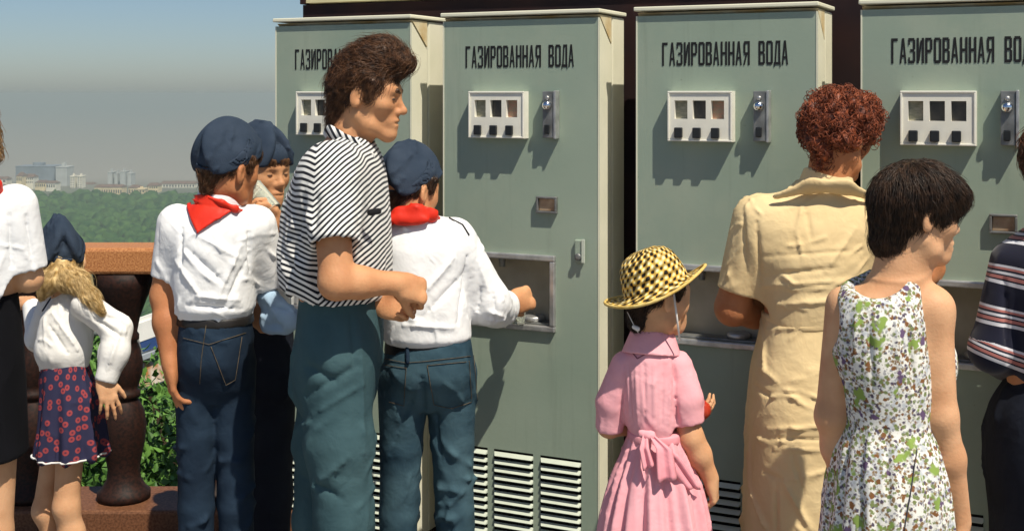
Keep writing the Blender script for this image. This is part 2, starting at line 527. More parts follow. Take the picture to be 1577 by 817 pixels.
m_green = paint("grey green enamel", (0.255, 0.325, 0.258), (0.295, 0.362, 0.29))
weather(m_green)
m_side = mat("cream side colour", (0.69, 0.68, 0.53), 0.5, 0.3, col2=(0.76, 0.74, 0.59), vscale=6)  # cream on sides and top plate, paler than the front sheet
m_gus = mat("cream enamel with rust", (0.70, 0.66, 0.48), 0.55, 0.3, col2=(0.52, 0.36, 0.15), vscale=9, detail=6)
m_seal = mat("black rubber seal", (0.012, 0.013, 0.012), 0.7, 0.2, var=0.1, vscale=20)
m_ivory = mat("ivory plastic", (0.78, 0.76, 0.66), 0.4, 0.4, var=0.04, vscale=20)
m_alu = mat("worn aluminium", (0.50, 0.50, 0.49), 0.42, 0.5, metal=0.75, var=0.18, vscale=30)
m_steel = mat("dull steel", (0.23, 0.235, 0.23), 0.45, 0.5, metal=0.6, var=0.25, vscale=24)
m_chrome = mat("chrome dome", (0.75, 0.76, 0.78), 0.12, 0.5, metal=1.0, var=0.03, vscale=10)
m_blk = mat("black button", (0.012, 0.014, 0.016), 0.35, 0.5, var=0.1, vscale=20)
m_ink = mat("black sign paint", (0.012, 0.012, 0.013), 0.6, 0.3, var=0.2, vscale=40)
m_nich = mat("stained niche metal", (0.36, 0.32, 0.23), 0.6, 0.3, col2=(0.48, 0.43, 0.33), vscale=7)
m_vent = mat("vent enamel", (0.52, 0.57, 0.48), 0.45, 0.4, var=0.08, vscale=10)
m_dark = mat("machine inside", (0.008, 0.008, 0.008), 0.9, 0.1, var=0.1, vscale=5)
m_card = [mat("price card grey", (0.22, 0.22, 0.16), 0.6, 0.3, col2=(0.36, 0.34, 0.26), vscale=45, stretch=(1, 1, 3)),
          mat("empty dark window", (0.035, 0.033, 0.030), 0.3, 0.5, col2=(0.07, 0.06, 0.05), vscale=40),
          mat("price card pink", (0.30, 0.25, 0.17), 0.6, 0.3, col2=(0.42, 0.22, 0.15), vscale=50, stretch=(1, 1, 3))]

# condensed block capitals, each glyph a list of strokes in a unit cell (x 0..1, z 0..1)
T_ = 0.33
def vbar(x0, z0=0.0, z1=1.0, w=T_): return [(x0, z0), (x0 + w, z0), (x0 + w, z1), (x0, z1)]
def hbar(x0, x1, z0, h=0.115): return [(x0, z0), (x1, z0), (x1, z0 + h), (x0, z0 + h)]
def diag(xa, za, xb, zb, w=T_): return [(xa, za), (xa + w, za), (xb + w, zb), (xb, zb)]
GLY = {
    'Г': [vbar(0), hbar(T_, 0.95, 0.885)],
    'А': [diag(0, 0, 0.34, 1, 0.26), diag(0.74, 0, 0.40, 1, 0.26), hbar(0.24, 0.76, 0.24, 0.11)],
    'З': [vbar(0.70, 0.07, 0.47), vbar(0.70, 0.55, 0.93), hbar(0.02, 0.90, 0), hbar(0.02, 0.90, 0.885), hbar(0.30, 0.88, 0.455, 0.11), vbar(0.02, 0.115, 0.24, 0.25), vbar(0.02, 0.73, 0.885, 0.25)],
    'И': [vbar(0), vbar(0.73), diag(0.20, 0.10, 0.53, 0.9, 0.24)],
    'Р': [vbar(0), hbar(T_, 0.88, 0.885), vbar(0.70, 0.52, 0.93), hbar(T_, 0.88, 0.42)],
    'О': [vbar(0, 0.06, 0.94), vbar(0.73, 0.06, 0.94), hbar(0.1, 0.9, 0), hbar(0.1, 0.9, 0.885)],
    'В': [vbar(0), vbar(0.70, 0.06, 0.47), vbar(0.67, 0.55, 0.94), hbar(T_, 0.88, 0), hbar(T_, 0.86, 0.885), hbar(T_, 0.88, 0.455, 0.11)],
    'Н': [vbar(0), vbar(0.73), hbar(T_, 0.73, 0.445)],
    'Я': [vbar(0.73), hbar(0.12, 0.73, 0.885), vbar(0.03, 0.50, 0.93), hbar(0.12, 0.73, 0.42), diag(0.0, 0, 0.36, 0.43, 0.27)],
    'Д': [diag(0.10, 0.1, 0.28, 1, 0.25), vbar(0.68, 0.1, 1.0), hbar(0.36, 0.70, 0.885), hbar(-0.03, 1.06, 0.0, 0.115), vbar(-0.03, -0.1, 0, 0.16), vbar(0.90, -0.1, 0, 0.16)],
    ' ': [],
}
def lettering(x0, x1, z0, z1):
    txt = 'ГАЗИРОВАННАЯ ВОДА'
    pitch = (x1 - x0) / (len(txt) - 0.18)
    V, Fc = [], []
    for i, ch in enumerate(txt):
        for n_, st in enumerate(GLY[ch]):
            b = len(V)
            yy = -0.0012 - 0.00007 * n_
            for (x, z) in st:
                V.append((x0 + (i + x * 0.82) * pitch, yy, z0 + z * (z1 - z0)))
            Fc.append(tuple(range(b, b + 4)))
    return mesh("lettering", V, Fc)

def machine():
    r = empty("soda_machine")
    Wd, H, DD, BD = MACH_W, MACH_H, 0.115, 0.24
    e = EYE
    # rear cabinet
    MB().box(0.004, Wd - 0.004, DD + 0.012, BD, 0.10, H - 0.004).build("cabinet", m_side, r, bevel=0.006)
    MB().box(0.02, Wd - 0.02, DD - 0.006, DD + 0.0115, 0.11, H - 0.06).build("seal", m_seal, r)
    MB().box(0.03, Wd - 0.03, 0.05, BD - 0.03, 0.0, 0.099).build("base", m_seal, r)
    # roof plate, a lip in front over a dark joint
    MB().add([(-0.004, -0.012, H + 0.001), (Wd + 0.004, -0.012, H + 0.001), (Wd + 0.004, BD, H + 0.001), (-0.004, BD, H + 0.001),
              (-0.004, -0.012, H + 0.014), (Wd + 0.004, -0.012, H + 0.014), (Wd + 0.004, BD, H + 0.014), (-0.004, BD, H + 0.014)],
             [(0, 3, 2, 1), (4, 5, 6, 7), (0, 1, 5, 4), (2, 3, 7, 6), (0, 4, 7, 3), (1, 2, 6, 5)]).build("top_plate", m_side, r, bevel=0.003)
    # corner gusset that fills the bevel of the door at the top (cream triangle)
    zt, zg = H - 0.012, H - 0.105
    MB().add([(Wd - 0.003, 0.008, zt + 0.008), (Wd - 0.003, DD, zg + 0.012), (Wd - 0.003, DD, zt + 0.008), (0.003, 0.008, zt + 0.008), (0.003, DD, zg + 0.012), (0.003, DD, zt + 0.008)],
             [(0, 1, 2), (3, 5, 4), (0, 3, 4, 1), (1, 4, 5, 2), (2, 5, 3, 0)]).build("gusset", m_gus, r)
    # door: front sheet with openings for niche and vents, folded cream sides with a sloped top
    door = empty("door", parent=r)
    zb, ztop = 0.10, H - 0.014
    vx = [(0.026, 0.168), (0.192, 0.333), (0.359, 0.502)]
    vz0, vz1 = 0.115, e - 1.168
    nx0, nx1, nz0, nz1 = 0.095, 0.408, e - 0.757, e - 0.528
    xs = sorted({0.0, Wd, nx0, nx1, *[q for p in vx for q in p]}); zs = sorted({zb, ztop, nz0, nz1, vz0, vz1})
    V, Fc, idx = [], [], {}
    def vid(i, j):
        if (i, j) not in idx:
            idx[(i, j)] = len(V); V.append((xs[i], 0.0, zs[j]))
        return idx[(i, j)]
    for i in range(len(xs) - 1):
        for j in range(len(zs) - 1):
            mx, mz = (xs[i] + xs[i + 1]) / 2, (zs[j] + zs[j + 1]) / 2
            if nx0 < mx < nx1 and nz0 < mz < nz1: continue
            if vz0 < mz < vz1 and any(a < mx < b for a, b in vx): continue
            Fc.append((vid(i, j), vid(i + 1, j), vid(i + 1, j + 1), vid(i, j + 1)))
    link("front_sheet", mesh("front_sheet", V, Fc), m_green, door)
    for nm, x, s in (("side_flange", Wd, 1), ("side_flange", 0.0, -1)):
        P = [(x - s * 0.001, -0.0015, zb), (x - s * 0.001, DD - 0.004, zb), (x - s * 0.001, DD - 0.004, zg), (x - s * 0.001, 0.004, ztop), (x - s * 0.001, -0.0015, ztop)]
        Q = [(a - s * 0.004, b, c) for a, b, c in P]
        F5 = [(0, 1, 2, 3, 4), (9, 8, 7, 6, 5)] + [(i, i + 5, (i + 1) % 5 + 5, (i + 1) % 5) for i in range(5)]
        if s < 0: F5 = [f[::-1] for f in F5]
        link(nm, mesh(nm, P + Q, F5), m_side, door)
    MB().box(0.01, Wd - 0.01, 0.006, 0.05, zb, vz0 - 0.005).box(0.01, Wd - 0.01, 0.01, DD, ztop - 0.012, ztop - 0.004).build("inner_brace", m_dark, door)
    # vents: hooded slats, each a piece of its own
    for a, b in vx:
        MB().box(a - 0.004, b + 0.004, 0.022, 0.026, vz0 - 0.005, vz1 + 0.005).build("vent_backing", m_dark, door)
    pitch = 0.0257
    sw = vx[0][1] - vx[0][0]
    sv = [(0, 0.001, 0.0115), (sw, 0.001, 0.0115), (sw - 0.004, -0.010, 0.0), (0.006, -0.010, 0.0),
          (0, 0.003, 0.0095), (sw, 0.003, 0.0095), (sw - 0.004, -0.0085, -0.0018), (0.006, -0.0085, -0.0018), (0, 0.003, 0.0), (sw, 0.003, 0.0)]
    sf = [(0, 3, 2, 1), (3, 7, 6, 2), (4, 5, 6, 7), (0, 8, 3), (1, 2, 9), (3, 8, 7), (2, 6, 9), (0, 1, 5, 4)]
    sme = mesh("louver", sv, sf); sme.materials.append(m_vent)
    z = vz1 - 0.008 - 0.0115
    while z > vz0 + 0.004:
        for a, b in vx:
            l_ = link("louver", sme, None, door); l_.location = (a, 0, z)
        z -= pitch
    # serving niche
    ni = empty("serving_niche", parent=r)
    mb = MB(); t = 0.004; d = 0.075
    mb.box(nx0 - t, nx1 + t, d, d + t, nz0 - t, nz1 + t).box(nx0 - t, nx0, 0.006, d, nz0 - t, nz1 + t).box(nx1, nx1 + t, 0.006, d, nz0 - t, nz1 + t)
    mb.box(nx0, nx1, 0.006, d, nz0 - t, nz0).box(nx0, nx1, 0.006, d, nz1, nz1 + t)
    mb.build("recess", m_nich, ni)
    MB().frame(nx0 - 0.010, nx1 + 0.006, nz0 - 0.010, nz1 + 0.008, 0.019, -0.014, 0.004).build("frame", m_alu, ni, bevel=0.004)
    MB().box(nx0 + 0.02, nx1 - 0.02, 0.010, 0.07, nz0 + 0.006, nz0 + 0.014).build("drip_tray", m_steel, ni, bevel=0.002)
    MB().tube([(0.20, 0.045, nz1 + 0.002), (0.20, 0.045, nz1 - 0.045)], [0.014, 0.010], 12).build("spout", m_steel, ni, True)
    MB().lathe([(0.036, 0), (0.036, 0.012), (0.030, 0.016), (0.012, 0.018)], 20, (0.315, 0.045, nz0 + 0.015)).build("glass_rinser", m_alu, ni, True)
    # sign
    sg = link("lettering", lettering(0.086, 0.4765, e + 0.087, e + 0.159), m_ink, r)
    # selector panel
    sp = empty("selector_panel", parent=r)
    px0, px1, pz0, pz1, py = 0.115, 0.3165, e - 0.1435, e + 0.009, -0.034
    wins = [(0.1365, 0.1775), (0.194, 0.235), (0.2515, 0.2915)]
    xs = sorted({px0, px1, *[q for p in wins for q in p]}); zs = [pz0, e - 0.0752, e - 0.0195, pz1]
    V, Fc = [], []; idx = {}
    def vid2(i, j, y):
        if (i, j, y) not in idx:
            idx[(i, j, y)] = len(V); V.append((xs[i], y, zs[j]))
        return idx[(i, j, y)]
    hole = lambda i, j: j == 1 and any(a < (xs[i] + xs[i + 1]) / 2 < b for a, b in wins)
    for i in range(len(xs) - 1):
        for j in range(3):
            if hole(i, j):
                q = [(i, j), (i + 1, j), (i + 1, j + 1), (i, j + 1)]
                for k in range(4):
                    a, b = q[k], q[(k + 1) % 4]
                    Fc.append((vid2(*b, py), vid2(*a, py), vid2(*a, py + 0.018), vid2(*b, py + 0.018)))
            else:
                Fc.append((vid2(i, j, py), vid2(i + 1, j, py), vid2(i + 1, j + 1, py), vid2(i, j + 1, py)))
    n = len(xs) - 1
    rim = [(i, 0) for i in range(n + 1)] + [(n, j) for j in (1, 2, 3)] + [(i, 3) for i in range(n - 1, -1, -1)] + [(0, j) for j in (2, 1)]
    for k in range(len(rim)):
        a, b = rim[k], rim[(k + 1) % len(rim)]
        Fc.append((vid2(*b, py), vid2(*a, py), vid2(*a, 0.0005), vid2(*b, 0.0005)))
    fp = link("panel_box", mesh("panel_box", V, Fc), m_ivory, sp)
    MB().frame(px0 + 0.0, px1 - 0.0, pz0, pz1, 0.006, py - 0.004, py - 0.0002).build("raised_rim", m_ivory, sp, bevel=0.0015)
    for q, (a, b) in enumerate(wins):
        MB().box(a, b, py + 0.0165, py + 0.0175, e - 0.0752, e - 0.0195).build("window", m_card[q], sp)
        c = a + 0.0145
        MB().box(c - 0.0125, c + 0.0125, py - 0.014, py - 0.0005, e - 0.1335, e - 0.1015).build("button", m_blk, sp, bevel=0.003)
    # coin plate
    cp = empty("coin_acceptor", parent=r)
    cx0, cx1 = 0.379, 0.4265
    MB().box(cx0, cx1 - 0.0085, -0.030, -0.0005, pz0 + 0.003, pz1).build("plate", m_steel, cp, bevel=0.002)
    MB().box(cx1 - 0.008, cx1, -0.034, -0.0005, pz0, pz1 + 0.002).build("edge_strip", m_alu, cp, bevel=0.002)
    kb = MB().lathe([(0.0155, 0), (0.0155, 0.005), (0.012, 0.012), (0.006, 0.016), (0.001, 0.017)], 20).build("coin_knob", m_chrome, cp, True)
    kb.location = (0.396, -0.031, e - 0.036); kb.rotation_euler = (math.radians(90), 0, 0)
    kb = MB().lathe([(0.007, 0), (0.007, 0.004), (0.004, 0.006)], 14).build("rivet", m_alu, cp, True)
    kb.location = (0.397, -0.031, e - 0.012); kb.rotation_euler = (math.radians(90), 0, 0)
    MB().box(0.387, 0.405, -0.037, -0.0305, e - 0.128, e - 0.098).build("coin_slot", m_blk, cp, bevel=0.003)
    # coin return
    cr = empty("coin_return", parent=r)
    MB().frame(0.349, 0.421, e - 0.384, e - 0.330, 0.007, -0.016, -0.0005).build("frame", m_steel, cr, bevel=0.002)
    fl = MB().box(0.3565, 0.4135, -0.005, -0.0012, e - 0.3765, e - 0.3375).build("flap", mat("copper flap", (0.33, 0.20, 0.12), 0.4, 0.5, metal=0.3, col2=(0.55, 0.42, 0.28), vscale=22), cr, bevel=0.001)
    # lock
    lk = empty("lock", parent=r)
    MB().box(0.482, 0.514, -0.012, -0.0005, e - 0.538, e - 0.463).build("lock_plate", m_green, lk, bevel=0.004)
    MB().box(0.508, 0.5195, -0.016, -0.0125, e - 0.536, e - 0.461).build("lock_edge", m_vent, lk, bevel=0.001)
    c = MB().lathe([(0.012, 0), (0.012, 0.005), (0.009, 0.008), (0.003, 0.0085)], 16).build("keyhole", m_steel, lk, True)
    c.location = (0.496, -0.0122, e - 0.518); c.rotation_euler = (math.radians(90), 0, 0)
    return r

mlabels = ["grey-green soda vending machine behind the striped-shirt teenager",
           "grey-green soda vending machine the boy in white reaches into",
           "grey-green soda vending machine behind the straw-hatted girl",
           "grey-green soda vending machine behind the bowl-cut girl in floral dress"]
mach = machine()
for i in range(4):
    r = mach if i == 0 else copy_tree(mach)
    x, y = wall_pt(MACH_L0 + i * MACH_P)
    r.location = (x, y, 0); r.rotation_euler = (0, 0, -TH)
    if i == 3:       # this one's third price window is empty
        w3 = [o for c in r.children if c.name.startswith("selector") for o in c.children if o.name.startswith("window")][2]
        w3.data = w3.data.copy(); w3.data.materials[0] = m_card[1]
    tag(r, mlabels[i], "vending machine", "soda vending machines in a row")
# ================================================================== FIGURE TOOLKIT
# Bodies and clothes are distance fields on a grid, turned into one closed surface each.
def A3(v): return np.asarray(v, float)
def nrm(v):
    v = A3(v); return v / (np.linalg.norm(v) + 1e-12)

class Frame:
    """local axes (columns r, f, u) at c with a scale"""
    def __init__(s, c, r, f, u, sc=1.0):
        s.c = A3(c); s.M = np.stack([nrm(r), nrm(f), nrm(u)]); s.sc = sc
    def w(s, q): return s.c + s.sc * (A3(q) @ s.M)
    def d(s, q): return A3(q) @ s.M

def head_frame(c, yaw, pitch=0.0, roll=0.0, sc=1.0):
    """yaw: 0 looks away from the camera (+y), 90 looks to the right (+x), 180 at the camera"""
    a = math.radians(yaw); p = math.radians(pitch); q = math.radians(roll)
    f = A3([math.sin(a), math.cos(a), 0]); r = A3([math.cos(a), -math.sin(a), 0]); u = A3([0, 0, 1])
    f, u = f * math.cos(p) + u * math.sin(p), u * math.cos(p) - f * math.sin(p)
    r, u = r * math.cos(q) - u * math.sin(q), u * math.cos(q) + r * math.sin(q)
    return Frame(c, r, f, u, sc)

class Shape:
    def __init__(s): s.ops = []
    def op(s, fn, lo, hi, k, mode):
        pad = 0.012 + k
        s.ops.append((fn, A3(lo) - pad, A3(hi) + pad, k, mode)); return s
    # tapered limb, optionally flattened along direction q by factor fl (<1 thinner)
    def cone(s, a, b, r1, r2, k=0.02, fr=None, q=None, fl=1.0, mode='u'):
        a, b = A3(a), A3(b)
        if fr is not None:
            a, b, r1, r2 = fr.w(a), fr.w(b), r1 * fr.sc, r2 * fr.sc
            if q is not None: q = fr.d(q)
        ba = b - a; L2 = float(ba @ ba) + 1e-12
        if q is not None: q = nrm(q)
        def fn(X, Y, Z):
            x, y, z = X - a[0], Y - a[1], Z - a[2]
            t = np.clip((x * ba[0] + y * ba[1] + z * ba[2]) / L2, 0, 1)
            x, y, z = x - t * ba[0], y - t * ba[1], z - t * ba[2]
            if q is not None:
                e = (x * q[0] + y * q[1] + z * q[2]) * (1 / fl - 1)
                x, y, z = x + e * q[0], y + e * q[1], z + e * q[2]
            d = np.sqrt(x * x + y * y + z * z) - (r1 + (r2 - r1) * t)
            return d * (fl ** 0.5) if q is not None else d
        R = max(r1, r2)
        return s.op(fn, np.minimum(a, b) - R, np.maximum(a, b) + R, k, mode)
    def chain(s, pts, rs, k=0.02, **kw):
        for i in range(len(pts) - 1):
            s.cone(pts[i], pts[i + 1], rs[i], rs[i + 1], k, **kw)
        return s
    def ell(s, c, rad, k=0.02, fr=None, mode='u', rot=None):
        rad = A3(rad)
        M = np.eye(3) if rot is None else A3(rot)
        c = A3(c)
        if fr is not None:
            c = fr.w(c); rad = rad * fr.sc; M = M @ fr.M
        def fn(X, Y, Z):
            x, y, z = X - c[0], Y - c[1], Z - c[2]
            p = [(x * M[i, 0] + y * M[i, 1] + z * M[i, 2]) / rad[i] for i in range(3)]
            k0 = np.sqrt(p[0] ** 2 + p[1] ** 2 + p[2] ** 2) + 1e-9
            k1 = np.sqrt((p[0] / rad[0]) ** 2 + (p[1] / rad[1]) ** 2 + (p[2] / rad[2]) ** 2) + 1e-9
            return k0 * (k0 - 1) / k1
        ext = np.sqrt(((M * rad[:, None]) ** 2).sum(0))
        return s.op(fn, c - ext, c + ext, k, mode)
    def loft(s, secs, k=0.02, mode='u', p=2.3, yaw=None):
        """stack of elliptic sections (z, cx, cy, rx, ry[, yaw degrees]) from low to high"""
        S = np.array([tuple(q) + ((0,) if len(q) == 5 else ()) for q in secs], float)
        z0, z1 = S[0, 0], S[-1, 0]
        def ev(z):
            zz = np.clip(z, z0, z1); out = []
            for j in range(1, 6): out.append(smooth_interp(zz, S[:, 0], S[:, j]))
            return out
        def fn(X, Y, Z):
            cx, cy, rx, ry, a = ev(Z)
            ca, sa = np.cos(np.radians(a)), np.sin(np.radians(a))
            x, y = X - cx, Y - cy
            u = np.abs(x * ca + y * sa) / rx; v = np.abs(-x * sa + y * ca) / ry
            d = ((u ** p + v ** p + 1e-9) ** (1 / p) - 1) * np.minimum(rx, ry)
            return np.maximum(d, np.maximum(z0 - Z, Z - z1))
        R = np.maximum(S[:, 3], S[:, 4]).max()
        lo = [S[:, 1].min() - R, S[:, 2].min() - R, z0]; hi = [S[:, 1].max() + R, S[:, 2].max() + R, z1]
        return s.op(fn, lo, hi, k, mode)
    def half(s, c, n, k=0.004):
        """cut away everything on the side the normal points to"""
        c, n = A3(c), nrm(n)
        def fn(X, Y, Z): return -((X - c[0]) * n[0] + (Y - c[1]) * n[1] + (Z - c[2]) * n[2])
        return s.op(fn, [-99] * 3, [99] * 3, k, 's')
    def cut(s, c, n, R, k=0.003):
        """plane cut that reaches only R around c"""
        c, n = A3(c), nrm(n); m_ = c + n * R * 0.8
        def fn(X, Y, Z):
            pl = -((X - c[0]) * n[0] + (Y - c[1]) * n[1] + (Z - c[2]) * n[2])
            sp = np.sqrt((X - m_[0]) ** 2 + (Y - m_[1]) ** 2 + (Z - m_[2]) ** 2) - R
            return np.maximum(pl, sp)
        return s.op(fn, m_ - R, m_ + R, k, 's')
    def sleeve(s, a, b, r1, r2, k=0.04, open_=0.82, depth=0.06, q=None, fl=1.0):
        """cloth tube from a to its open end at b"""
        a, b = A3(a), A3(b); d = nrm(b - a)
        s.cone(a, b + d * 0.05, r1, r2, k, q=q, fl=fl)
        s.cut(b, d, max(r2 * 2.2, 0.05))
        s.cone(b - d * depth, b + d * 0.04, r2 * open_ * 0.9, r2 * open_, 0.003, mode='s', q=q, fl=fl)
        return s
    def merge(s, o):
        s.ops += o.ops; return s
    @staticmethod
    def comb(a, b, k, mode):
        if mode == 'u':
            if k <= 0: return np.minimum(a, b)
            h = np.maximum(k - np.abs(a - b), 0) / k
            return np.minimum(a, b) - h * h * k * 0.25
        b = -b
        if k <= 0: return np.maximum(a, b)
        h = np.maximum(k - np.abs(a - b), 0) / k
        return np.maximum(a, b) + h * h * k * 0.25
    def at(s, P):
        P = A3(P); d = np.full(len(P), 1.0)
        for fn, lo, hi, k, mode in s.ops:
            m = np.all((P > lo - 0.05) & (P < hi + 0.05), axis=1)
            if not m.any(): continue
            d[m] = s.comb(d[m], fn(P[m, 0], P[m, 1], P[m, 2]), k, mode)
        return d
    def bounds(s):
        L = [o for o in s.ops if o[4] == 'u']
        return np.min([o[1] for o in L], 0), np.max([o[2] for o in L], 0)
    def net(s, h=0.006, zfine=None, zcoarse=None):
        """surface nets; zfine: list of (z0, z1, step) for finer or coarser rows"""
        lo, hi = s.bounds()
        xs = np.arange(lo[0], hi[0] + h, h); ys = np.arange(lo[1], hi[1] + h, h)
        zs = [lo[2]]
        while zs[-1] < hi[2]:
            st = h
            for a, b, q in (zfine or []):
                if a <= zs[-1] < b: st = q
            zs.append(zs[-1] + st)
        zs = np.array(zs)
        D = np.full((len(xs), len(ys), len(zs)), 0.5, np.float32)
        for fn, l, u, k, mode in s.ops:
            i0, i1 = np.searchsorted(xs, l[0]), np.searchsorted(xs, u[0])
            j0, j1 = np.searchsorted(ys, l[1]), np.searchsorted(ys, u[1])
            k0, k1 = np.searchsorted(zs, l[2]), np.searchsorted(zs, u[2])
            if i1 <= i0 or j1 <= j0 or k1 <= k0: continue
            X = xs[i0:i1, None, None].astype(np.float32); Y = ys[None, j0:j1, None].astype(np.float32); Z = zs[None, None, k0:k1].astype(np.float32)
            sub = D[i0:i1, j0:j1, k0:k1]
            D[i0:i1, j0:j1, k0:k1] = s.comb(sub, np.broadcast_to(fn(X, Y, Z), sub.shape).astype(np.float32), k, mode)
        return surface_nets(D, xs, ys, zs)

def smooth_interp(z, zs, vs):
    """monotone cubic through the section values"""
    zs, vs = np.asarray(zs, float), np.asarray(vs, float)
    n = len(zs)
    if n < 3: return np.interp(z, zs, vs)
    h = np.diff(zs); dl = np.diff(vs) / h
    m = np.zeros(n); m[1:-1] = np.where(dl[:-1] * dl[1:] > 0, 2 * dl[:-1] * dl[1:] / (dl[:-1] + dl[1:] + 1e-12), 0)
    m[0], m[-1] = dl[0], dl[-1]
    i = np.clip(np.searchsorted(zs, z) - 1, 0, n - 2)
    t = (z - zs[i]) / h[i]
    return ((2 * t ** 3 - 3 * t ** 2 + 1) * vs[i] + (t ** 3 - 2 * t ** 2 + t) * h[i] * m[i]
            + (-2 * t ** 3 + 3 * t ** 2) * vs[i + 1] + (t ** 3 - t ** 2) * h[i] * m[i + 1])

def surface_nets(D, xs, ys, zs):
    S = D < 0
    nx, ny, nz = D.shape
    c = [(i, j, k) for i in (0, 1) for j in (0, 1) for k in (0, 1)]
    cnt = sum(S[i:nx - 1 + i, j:ny - 1 + j, k:nz - 1 + k].astype(np.int8) for i, j, k in c)
    cell = np.argwhere((cnt > 0) & (cnt < 8))
    idx = np.full((nx - 1, ny - 1, nz - 1), -1, np.int32)
    idx[tuple(cell.T)] = np.arange(len(cell))
    acc = np.zeros((len(cell), 3)); num = np.zeros(len(cell))
    G = [xs, ys, zs]
    for a in c:
        for ax in range(3):
            if a[ax]: continue
            b = list(a); b[ax] = 1
            pa = cell + np.array(a); pb = cell + np.array(b)
            da = D[tuple(pa.T)].astype(float); db = D[tuple(pb.T)].astype(float)
            m = (da < 0) != (db < 0)
            t = np.where(m, da / np.where(m, da - db, 1), 0)
            P = np.stack([G[q][pa[:, q]] for q in range(3)], 1)
            P[:, ax] += t * (G[ax][pb[:, ax]] - G[ax][pa[:, ax]])
            acc[m] += P[m]; num[m] += 1
    V = acc / num[:, None]
    F = []
    for ax in range(3):
        o1, o2 = [(1, 2), (2, 0), (0, 1)][ax]
        sl0 = [slice(1, -1)] * 3; sl1 = [slice(1, -1)] * 3
        sl0[ax] = slice(0, -1); sl1[ax] = slice(1, None)
        s0, s1 = S[tuple(sl0)], S[tuple(sl1)]
        e = np.argwhere(s0 != s1)
        if not len(e): continue
        fl = s0[tuple(e.T)]
        base = e.copy()
        for q in range(3):
            if q != ax: base[:, q] += 1
        def at(d1, d2):
            p = base.copy(); p[:, o1] -= d1; p[:, o2] -= d2
            return idx[tuple(p.T)]
        Q = np.stack([at(1, 1), at(0, 1), at(0, 0), at(1, 0)], 1)
        Q[~fl] = Q[~fl][:, ::-1]
        F.append(Q)
    F = np.concatenate(F)
    return V, F

def vnormals(V, F):
    n = np.cross(V[F[:, 2]] - V[F[:, 0]], V[F[:, 3]] - V[F[:, 1]])
    N = np.zeros_like(V)
    for k in range(4): np.add.at(N, F[:, k], n)
    return N / (np.linalg.norm(N, axis=1)[:, None] + 1e-12)

def relax(V, F, it=1, lam=0.5):
    for _ in range(it):
        acc = np.zeros_like(V); num = np.zeros(len(V))
        for k in range(4):
            for d in (1, 3):
                np.add.at(acc, F[:, k], V[F[:, (k + d) % 4]]); np.add.at(num, F[:, k], 1)
        V = V + lam * (acc / num[:, None] - V)
    return V

def vnoise(P, seed=0):
    """value noise, -1..1"""
    P = A3(P); i = np.floor(P).astype(np.int64); f = P - i; f = f * f * (3 - 2 * f)
    def h(q):
        n = (q[:, 0] * 374761393 + q[:, 1] * 668265263 + q[:, 2] * 2147483647 + seed * 974711) & 0xffffffff
        n = ((n ^ (n >> 13)) * 1274126177) & 0xffffffff
        return ((n ^ (n >> 16)) & 0xffff) / 32767.5 - 1
    out = 0
    for a in (0, 1):
        for b in (0, 1):
            for c in (0, 1):
                w = (f[:, 0] if a else 1 - f[:, 0]) * (f[:, 1] if b else 1 - f[:, 1]) * (f[:, 2] if c else 1 - f[:, 2])
                out = out + w * h(i + np.array([a, b, c]))
    return out

def fold(V, N, strokes, taper=True):
    """press ridges and valleys along 3-d strokes (a, b, width, height) into the cloth"""
    d = np.zeros(len(V))
    for a, b, w, amp in strokes:
        a, b = A3(a), A3(b); ba = b - a; L2 = ba @ ba + 1e-9
        near = np.all((V > np.minimum(a, b) - 3 * w) & (V < np.maximum(a, b) + 3 * w), axis=1)
        if not near.any(): continue
        p = V[near] - a
        t0 = p @ ba / L2; t = np.clip(t0, 0, 1)
        r = np.linalg.norm(p - t[:, None] * ba, axis=1) / w
        tap = np.sin(np.pi * np.clip(t0 * 0.92 + 0.04, 0, 1)) ** 0.7 if taper else np.where((t0 >= 0) & (t0 < 1), 1.0, 0.0)
        d[near] += amp * tap * (1.15 * np.exp(-1.3 * r) - 0.42 * np.exp(-(r / 2.0) ** 2))
    return V + N * d[:, None]

def auto_folds(V, N, n, dirn, length, w, amp, seed, zr=None, mask=None, jit=0.35):
    """n random folds lying in the surface, running roughly along dirn (vector or function of the point)"""
    r = np.random.default_rng(seed)
    ok = np.ones(len(V), bool)
    if zr: ok &= (V[:, 2] > zr[0]) & (V[:, 2] < zr[1])
    if mask is not None: ok &= mask(V)
    ids = np.nonzero(ok)[0]
    if not len(ids): return []
    out = []
    for i in r.choice(ids, n):
        d = A3(dirn(V[i]) if callable(dirn) else dirn)
        d = nrm(d) + jit * r.standard_normal(3)
        d -= N[i] * (d @ N[i]); d = nrm(d)
        L = length * r.uniform(0.5, 1.3); ww = w * r.uniform(0.7, 1.4); aa = amp * r.uniform(0.5, 1.3)
        bend = np.cross(N[i], d) * L * r.uniform(-0.18, 0.18)
        p = V[i] - N[i] * 0.004
        out += [(p - d * L / 2, p + bend, ww, aa), (p + bend, p + d * L / 2, ww, aa)]
    return out

def qmesh(name, V, F):
    me = bpy.data.meshes.new(name)
    me.vertices.add(len(V)); me.vertices.foreach_set("co", np.ascontiguousarray(V, np.float32).ravel())
    me.loops.add(F.size); me.loops.foreach_set("vertex_index", np.ascontiguousarray(F, np.int32).ravel())
    me.polygons.add(len(F)); me.polygons.foreach_set("loop_start", (np.arange(len(F)) * F.shape[1]).astype(np.int32))
    me.polygons.foreach_set("loop_total", np.full(len(F), F.shape[1], np.int32))
    me.update(calc_edges=True); me.validate()
    me.shade_smooth()
    return me

def attr(me, name, vals):
    """vector attribute carrying the cloth's own pattern coordinates"""
    a = me.attributes.new(name, 'FLOAT_VECTOR', 'POINT')
    a.data.foreach_set("vector", np.ascontiguousarray(vals, np.float32).ravel())

